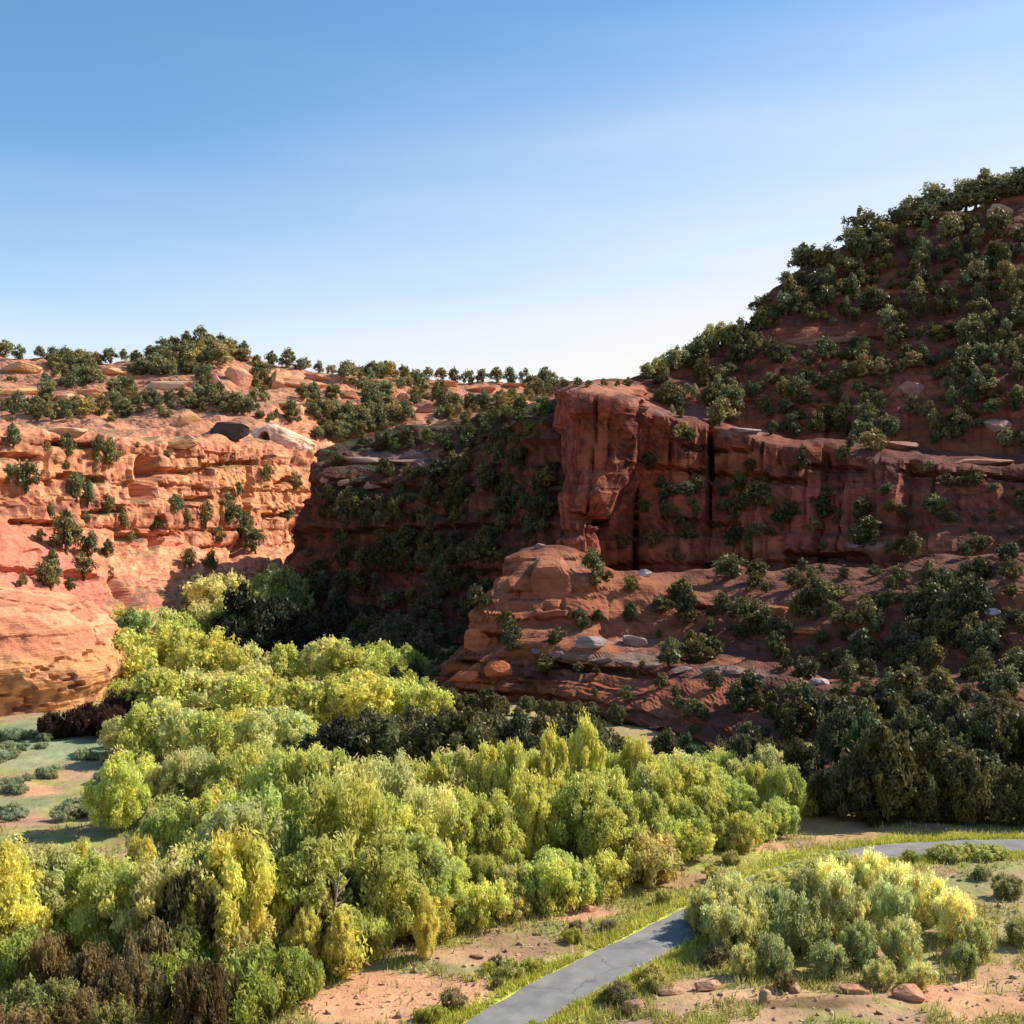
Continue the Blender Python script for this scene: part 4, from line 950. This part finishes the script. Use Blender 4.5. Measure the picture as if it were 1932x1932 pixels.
# scattered trees: (polygon, count, height px, palette, region, allowed terrain)
scatter([(0, 700), (0, 780), (120, 800), (300, 770), (580, 800), (600, 760), (500, 710), (300, 700)], 95, (26, 42), JG, 'mesa_left', {'mesa', 'canyon_wall'})
scatter([(580, 700), (600, 850), (720, 830), (980, 770), (1060, 750), (1060, 730), (900, 725)], 95, (26, 42), JG, 'mesa_right', {'mesa'})
scatter([(560, 690), (560, 708), (800, 712), (1180, 730), (1180, 718), (900, 704)], 60, (16, 34), JG, 'mesa_right', {'mesa'}, wid=(1.0, 1.6), sep=8)
scatter([(0, 680), (0, 695), (280, 700), (280, 688)], 30, (16, 36), JG, 'mesa_left', {'mesa'}, wid=(1.0, 1.6), sep=8)
scatter([(1215, 715), (1240, 785), (1500, 835), (1700, 855), (1940, 875), (1940, 350), (1800, 395), (1700, 430), (1520, 510), (1440, 590), (1380, 650)], 230, (14, 40), JD + JO[:1], 'hill_face', {'hill'}, wid=(0.9, 1.5), sep=9)
scatter([(1210, 800), (1210, 1000), (1350, 1060), (1940, 1050), (1940, 890), (1500, 845)], 70, (16, 42), JD, 'cliff_ledge', {'hill', 'talus_slope'}, wid=(0.9, 1.5), sep=14)
scatter([(1100, 1080), (1000, 1180), (1000, 1290), (1250, 1370), (1500, 1450), (1940, 1540), (1940, 1070), (1500, 1090)], 150, (16, 44), JD, 'talus', {'talus_slope'}, wid=(0.9, 1.5), sep=11)
scatter([(600, 930), (560, 1180), (860, 1230), (1000, 1040), (1060, 1000), (1050, 800), (900, 880)], 90, (18, 40), JD, 'prom_face', {'promontory'}, wid=(0.9, 1.5), sep=11)
scatter([(0, 690), (0, 795), (560, 800), (620, 850), (980, 770), (1060, 735), (700, 715)], 130, (14, 30), JG, 'mesa_right', {'mesa'}, wid=(1.0, 1.6), sep=9)
scatter([(380, 660), (300, 690), (300, 720), (480, 720), (470, 680)], 34, (34, 48), JG, 'mesa_dome', {'mesa'}, sep=14)
scatter([(0, 800), (0, 1110), (230, 1120), (420, 1070), (570, 1060), (575, 850), (400, 830)], 36, (24, 50), JG, 'wall', {'canyon_wall'}, wid=(0.7, 1.1), sep=30)
scatter([(640, 850), (600, 900), (760, 935), (930, 900), (1060, 780), (980, 775), (800, 815)], 50, (26, 42), JD + [(0.14, 0.17, 0.05)], 'prom_top', {'promontory'})
scatter([(600, 960), (560, 1180), (860, 1230), (1000, 1040), (1060, 1000), (1040, 900), (900, 920)], 105, (34, 56), JD, 'prom_face', {'promontory', 'talus_slope', 'ground'}, sep=14)
scatter([(1220, 700), (1240, 780), (1500, 830), (1700, 850), (1932, 870), (1932, 380), (1700, 440), (1520, 520), (1460, 600), (1380, 660)], 150, (34, 60), JD + JG[:2], 'hill_face', {'hill'}, wid=(0.75, 1.15), sep=22)
scatter([(1100, 980), (1100, 1090), (1500, 1100), (1932, 1060), (1932, 900), (1500, 880)], 34, (32, 52), JD, 'cliff_ledge', {'hill', 'talus_slope'}, sep=30)
scatter([(980, 1110), (930, 1230), (1250, 1370), (1500, 1450), (1932, 1540), (1932, 1080), (1500, 1090), (1150, 1100)], 105, (34, 66), JD, 'talus', {'talus_slope'}, sep=22)
scatter([(1500, 1180), (1480, 1440), (1560, 1500), (1932, 1550), (1932, 1150)], 60, (50, 90), JD, 'talus', {'talus_slope'}, sep=26)


# ------------------------------------------------------------------ grass and leaf litter (nobody could count it)
def grass():
    r = np.random.default_rng(77); n = 90000
    v = r.uniform(1560, 1990, n); u = r.uniform(-80, 2010, n)
    d = EYE * F / (v - HV); x = (u - CU) / F * d
    k = int(n * 0.28); j = r.integers(4, 235, k); s = r.choice([-1, 1], k); o = 0.95 + np.abs(r.normal(0, .55, k)) + r.uniform(-.06, .1, k)
    x[:k] = pl[j, 0] + nn[j, 0] * o * s + r.normal(0, .1, k); d[:k] = pl[j, 1] + nn[j, 1] * o * s + r.normal(0, .1, k)
    pdv = path_dist(x, d)
    dens = fbm(x / 1.6, d / 1.6, x * 0 + 12, 3)
    ug, vg = project(np.stack([x, d, 0 * x], 1)); bare = np.zeros(len(x), bool)
    for (pu, pv, ru, rv, c_, st) in GPATCH:
        if c_[0] > c_[1] * 1.45: bare |= np.hypot((ug - pu) / ru, (vg - pv) / rv) + 0.8 * fbm(x / 1.1, d / 1.1, x * 0 + 1, 4) < 0.85
    keep = (~bare | (r.random(len(x)) < .08)) & (pdv > 0.98) & ((dens > -0.06) | (np.arange(n) < k)) & (d > 27.5)
    x, d = x[keep], d[keep]; isv = (np.arange(n) < k)[keep]; n = len(x)
    z = gheight(x, d) - 0.02
    h = r.uniform(.10, .30, n) * np.where(isv, 0.9, 1.1); w = r.uniform(.012, .03, n) * 1.3
    a = r.uniform(0, 6.28, n); lx, ly = r.normal(0, .35, n) * h, r.normal(0, .35, n) * h
    b0 = np.stack([x - np.cos(a) * w, d - np.sin(a) * w, z], 1); b1 = np.stack([x + np.cos(a) * w, d + np.sin(a) * w, z], 1)
    t = np.stack([x + lx, d + ly, z + h], 1)
    V = np.stack([b0, b1, t], 1).reshape(-1, 3)
    pal = np.array([(0.50, 0.48, 0.12), (0.40, 0.42, 0.09), (0.58, 0.52, 0.2), (0.30, 0.34, 0.08)])
    ci = pal[r.integers(0, 4, n)]; ci = np.where(isv[:, None], ci * np.array([1.35, 1.35, .9]), ci) * r.uniform(.7, 1.15, n)[:, None]
    me = mesh_np('grass', V, np.arange(len(V)), 3, np.repeat(np.clip(ci, 0, .8), 3, 0)); me.materials.append(M_GRASS)
    o = link(bpy.data.objects.new('grass', me)); tag(o, 'short yellow green grass along the path and over the flat', 'grass', kind='stuff')
grass()
def pebbles():
    import bmesh
    bm = bmesh.new(); bmesh.ops.create_icosphere(bm, subdivisions=1, radius=1.0)
    B = np.array([v.co[:] for v in bm.verts]); fa = np.array([[v.index for v in f.verts] for f in bm.faces]); bm.free()
    r = np.random.default_rng(5); n = 3600
    v = r.uniform(1570, 1960, n); u = r.uniform(-60, 2000, n); d = EYE * F / (v - HV); x = (u - CU) / F * d
    k = (path_dist(x, d) > 1.0) & (d > 28); x, d = x[k], d[k]; n = len(x); z = gheight(x, d)
    sz = 0.02 + 0.09 * r.random(n) ** 3
    M = r.normal(size=(n, 3, 3)) * 0.28 + np.eye(3)[None] * np.array([1, 1, .6])[None, None]
    V = np.einsum('vi,nij->nvj', B, M) * sz[:, None, None] + np.stack([x, d, z + sz * .2], 1)[:, None]
    F_ = (fa[None] + (np.arange(n) * len(B))[:, None, None]).reshape(-1)
    pal = np.array([(0.48, 0.28, 0.18), (0.40, 0.26, 0.18), (0.55, 0.36, 0.25), (0.30, 0.2, 0.15)]); c = np.repeat(pal[r.integers(0, 4, n)], len(B), 0)
    me = mesh_np('pebbles', V.reshape(-1, 3), F_, 3, c); me.materials.append(M_GROUND)
    tag(link(bpy.data.objects.new('pebbles', me)), 'loose tan pebbles strewn over the bare soil', 'pebbles', kind='stuff')
pebbles()

# ------------------------------------------------------------------ past 300 junipers: the smallest in view become one woodland
def woodland():
    global RECS
    js = sorted([r for r in RECS if r[5] == 'juniper'], key=lambda r: -(r[3] if -10 < r[1] < 1942 else 0))
    ex = js[296:]; ids = set(id(r) for r in ex); RECS = [r for r in RECS if id(r) not in ids]
    LV, LC = [], []
    for rc in ex:
        M = np.array(Matrix.LocRotScale(rc[0].location, rc[0].rotation_euler, rc[0].scale))
        V, c, TV, TF = RAW[rc[8].data.name]
        LV.append(V @ M[:3, :3].T + M[:3, 3]); LC.append(c * np.array(rc[6])[None])
        for ob in (rc[7], rc[8], rc[0]): bpy.data.objects.remove(ob)
    LV = np.concatenate(LV); LC = np.concatenate(LC); off = len(LV)
    me = mesh_np('juniper_woodland', LV, np.arange(off), 4, np.clip(LC, 0, .9)); me.materials.append(M_WOOD)
    o_ = link(bpy.data.objects.new('juniper_woodland', me))
    tag(o_, 'countless small junipers and scrub dotting the ridges and slopes', 'woodland', kind='stuff')
woodland()

# ------------------------------------------------------------------ labels
REG = {
 'far_sky': ('along the far left skyline', 'junipers on the far skyline'),
 'hill_sky': ('on the crest of the right hill', 'junipers on the hill crest'),
 'mesa_left': ('on the far left ridge slope', 'junipers on the left ridge slope'),
 'mesa_right': ('on the far middle slope', 'junipers on the far middle slope'),
 'mesa_dome': ('covering the domed summit', 'junipers on the domed summit'),
 'wall': ('on the orange canyon wall', 'junipers on the orange wall'),
 'prom_top': ('on top of shaded promontory', 'junipers on the promontory top'),
 'prom_face': ('below the shaded promontory', 'junipers on the promontory face'),
 'hill_face': ('on the shaded hillside', 'junipers on the shaded hillside'),
 'cliff_ledge': ('on a red cliff ledge', 'junipers on the cliff ledges'),
 'talus': ('on the lower red slope', 'junipers on the lower slope'),
 'grove_front': ('in front grove row', 'cottonwoods of the front row'),
 'grove_middle': ('in middle grove row', 'cottonwoods of the middle row'),
 'grove_back': ('in back grove row', 'cottonwoods of the back row'),
 'grove_left': ('in the left grove', 'cottonwoods of the left grove'),
 'valley_near': ('behind the left grove', 'cottonwoods on the valley floor'),
 'valley_mid': ('on mid valley floor', 'cottonwoods on the valley floor'),
 'valley_far': ('at the valley far end', 'cottonwoods at the valley end'),
 'yellow': ('turning yellow in the grove', 'yellow trees in the grove'),
 'black_clump': ('in the black clump of trees', 'near black trees in the valley'),
 'valley_dark': ('alone on the bright valley floor', 'dark trees on the valley floor'),
 'valley_dark2': ('below the promontory toe', 'dark trees below the promontory toe'),
 'dark_band': ('in dark band behind grove', 'dark trees behind the grove'),
 'dark_foot': ('at red slope foot', 'dark trees at the slope foot'),
 'dark_right': ('right of the grove', 'dark trees at the right'),
 'right_bush': ('in bushes right of path', 'bushes right of the path'),
 'grove_edge': ('at the grove foot', 'low shrubs along the grove foot'),
 'path_veil': ('by the path bend', 'low yellow shrubs by the path bend'),
 'left_bush': ('in bottom left thicket', 'shrubs of the bottom left thicket'),
 'verge': ('low on the path verge', 'small shrubs on the path verge'),
 'outcrop_foot': ('at the orange dome foot', 'shrubs at the dome foot'),
 'meadow': ('on the small left meadow', 'sage shrubs on the meadow')}
LAND = {
 'far_sky': None, 'hill_sky': None,
}
ORD = ['', 'second', 'third', 'fourth', 'fifth', 'sixth', 'seventh', 'eighth', 'ninth', 'tenth', 'eleventh', 'twelfth', 'thirteenth', 'fourteenth', 'fifteenth', 'sixteenth', 'seventeenth', 'eighteenth', 'nineteenth', 'twentieth']
ORD += ['twenty-' + o for o in ['first'] + ORD[1:9]] + ['thirtieth'] + ['thirty-' + o for o in ['first'] + ORD[1:9]] + ['fortieth'] + ['forty-' + o for o in ['first'] + ORD[1:9]] + ['fiftieth']
def tone_word(c):
    l = 0.3 * c[0] + 0.6 * c[1] + 0.1 * c[2]; rg = c[0] / c[1]
    if l < 0.05: return 'nearly black'
    if l < 0.085: return 'dark green'
    if l < 0.14: return 'olive' if rg > 1.0 else 'dull green'
    if l < 0.30: return 'brown olive' if rg > 1.15 else 'mid green' if rg < 0.9 else 'olive green'
    if rg > 1.08: return 'golden yellow'
    if l > 0.44: return 'pale green'
    return 'yellow green' if rg > 0.9 else 'fresh green'
byreg = {}
for rec in RECS: byreg.setdefault(rec[4], []).append(rec)
CATS = {'juniper': 'juniper', 'cottonwood': 'cottonwood', 'yellow cottonwood': 'cottonwood', 'shrub': 'shrub'}
for reg, L_ in byreg.items():
    place, grp = REG[reg]
    # tiers by height in the picture, then counted from the left inside each tier
    vs_ = sorted(r[2] for r in L_); spread = vs_[-1] - vs_[0]
    nt = 1 if reg.endswith('_sky') or len(L_) < 14 or spread < 30 else 2 if len(L_) < 26 else 3 if len(L_) < 48 else 5
    names = {1: [''], 2: ['upper half', 'lower half'], 3: ['top third', 'middle third', 'bottom third'], 5: ['topmost band', 'second band', 'middle band', 'fourth band', 'lowest band']}[nt]
    off_ = [r for r in L_ if not -20 < r[1] < 1952]; L_ = [r for r in L_ if -20 < r[1] < 1952]
    for r in off_: tag(r[0], f'{tone_word(r[6])} {"tree" if r[5] == "yellow cottonwood" else r[5]} {place}, just past the frame edge', CATS[r[5]], grp + ' past the edge')
    L_ = sorted(L_, key=lambda r: r[2]); per = math.ceil(len(L_) / nt)
    for t in range(nt):
        tier = sorted(L_[t * per:(t + 1) * per], key=lambda r: r[1])
        hs = sorted(r[3] for r in tier)
        for i, rc in enumerate(tier):
            left = i <= len(tier) - 1 - i
            k = i if left else len(tier) - 1 - i
            side = 'left' if left else 'right'
            od = (ORD[k] + ' from the ' + side) if k else side + 'most'
            sz = 'small ' if rc[3] < hs[len(hs) // 4] else 'large ' if rc[3] > hs[(3 * len(hs)) // 4] else ''
            kind = 'tree' if rc[5] == 'yellow cottonwood' else rc[5]
            od = od.replace(' from the ', ' from ') if names[t] else od
            lab = f"{sz}{tone_word(rc[6])} {kind} {place}, {od}" + (f", {names[t]}" if names[t] else '')
            tag(rc[0], ' '.join(lab.split()[:16]), CATS[rc[5]], grp)

# ------------------------------------------------------------------ light, sky, camera
SUN_AZ = math.radians(71)      # measured from +Y towards +X
SUN_EL = math.radians(40)
sd = Vector((math.sin(SUN_AZ) * math.cos(SUN_EL), math.cos(SUN_AZ) * math.cos(SUN_EL), math.sin(SUN_EL)))
sun = bpy.data.lights.new('sun', 'SUN'); sun.energy = 5.0; sun.angle = math.radians(0.5); sun.color = (1.0, 0.90, 0.74)
so = link(bpy.data.objects.new('sun', sun)); so.rotation_euler = sd.to_track_quat('Z', 'Y').to_euler()
w = bpy.data.worlds.new('World'); SC.world = w; w.use_nodes = True
nt = w.node_tree; nt.nodes.clear()
wo = nt.nodes.new('ShaderNodeOutputWorld'); bg = nt.nodes.new('ShaderNodeBackground'); sk_ = nt.nodes.new('ShaderNodeTexSky')
sk_.sky_type = 'NISHITA'; sk_.sun_disc = False; sk_.sun_elevation = SUN_EL; sk_.sun_rotation = SUN_AZ
sk_.air_density = 1.0; sk_.dust_density = 1.0; sk_.ozone_density = 1.6; sk_.altitude = 1200
bg.inputs['Strength'].default_value = 0.12
hs = nt.nodes.new('ShaderNodeHueSaturation'); hs.inputs['Saturation'].default_value = 1.17; hs.inputs['Value'].default_value = 1.12; hs.inputs['Hue'].default_value = 0.494
nt.links.new(sk_.outputs[0], hs.inputs['Color'])
# thin high veil: whiter towards the horizon, faint streaks higher up
tc = nt.nodes.new('ShaderNodeTexCoord'); sp = nt.nodes.new('ShaderNodeSeparateXYZ'); nt.links.new(tc.outputs['Generated'], sp.inputs[0])
mr = nt.nodes.new('ShaderNodeMapRange'); mr.interpolation_type = 'SMOOTHERSTEP'
mr.inputs['From Min'].default_value = 0.02; mr.inputs['From Max'].default_value = 0.47; mr.inputs['To Min'].default_value = 1.0; mr.inputs['To Max'].default_value = 0.0
ad = nt.nodes.new('ShaderNodeMath'); ad.operation = 'MULTIPLY_ADD'; ad.inputs[1].default_value = -0.22; nt.links.new(sp.outputs['X'], ad.inputs[0]); nt.links.new(sp.outputs['Z'], ad.inputs[2])
mp = nt.nodes.new('ShaderNodeMapping'); mp.inputs['Rotation'].default_value = (0, 0.16, 0); mp.inputs['Scale'].default_value = (1.1, 1.1, 9.0)
nz = nt.nodes.new('ShaderNodeTexNoise'); nz.inputs['Scale'].default_value = 1.3; nz.inputs['Detail'].default_value = 4; nz.inputs['Roughness'].default_value = 0.45
nt.links.new(tc.outputs['Generated'], mp.inputs['Vector']); nt.links.new(mp.outputs[0], nz.inputs['Vector'])
a2 = nt.nodes.new('ShaderNodeMath'); a2.operation = 'MULTIPLY_ADD'; a2.inputs[1].default_value = -0.20; nt.links.new(nz.outputs['Fac'], a2.inputs[0]); nt.links.new(ad.outputs[0], a2.inputs[2])
a3 = nt.nodes.new('ShaderNodeMath'); a3.operation = 'ADD'; a3.inputs[1].default_value = 0.108; nt.links.new(a2.outputs[0], a3.inputs[0]); nt.links.new(a3.outputs[0], mr.inputs['Value'])
mxw = nt.nodes.new('ShaderNodeMix'); mxw.data_type = 'RGBA'; mxw.inputs['B'].default_value = (5.5, 5.35, 5.1, 1)
nt.links.new(mr.outputs[0], mxw.inputs['Factor']); nt.links.new(hs.outputs[0], mxw.inputs['A']); nt.links.new(mxw.outputs['Result'], bg.inputs['Color'])
nt.links.new(bg.outputs[0], wo.inputs['Surface'])

cam = bpy.data.cameras.new('camera'); co = link(bpy.data.objects.new('camera', cam))
co.location = (0, 0, EYE); co.rotation_euler = (math.radians(90), 0, 0)
cam.sensor_width = 36; cam.lens = 36 * F / 1932; cam.shift_y = (HV - 966) / 1932
cam.clip_start = 0.5; cam.clip_end = 12000
SC.camera = co
SC.view_settings.view_transform = 'Standard'; SC.view_settings.look = 'None'; SC.view_settings.gamma = 1.0
SC.view_settings.exposure = 0.6
SC.cycles.use_denoising = True
SC.cycles.max_bounces = 6; SC.cycles.transparent_max_bounces = 4
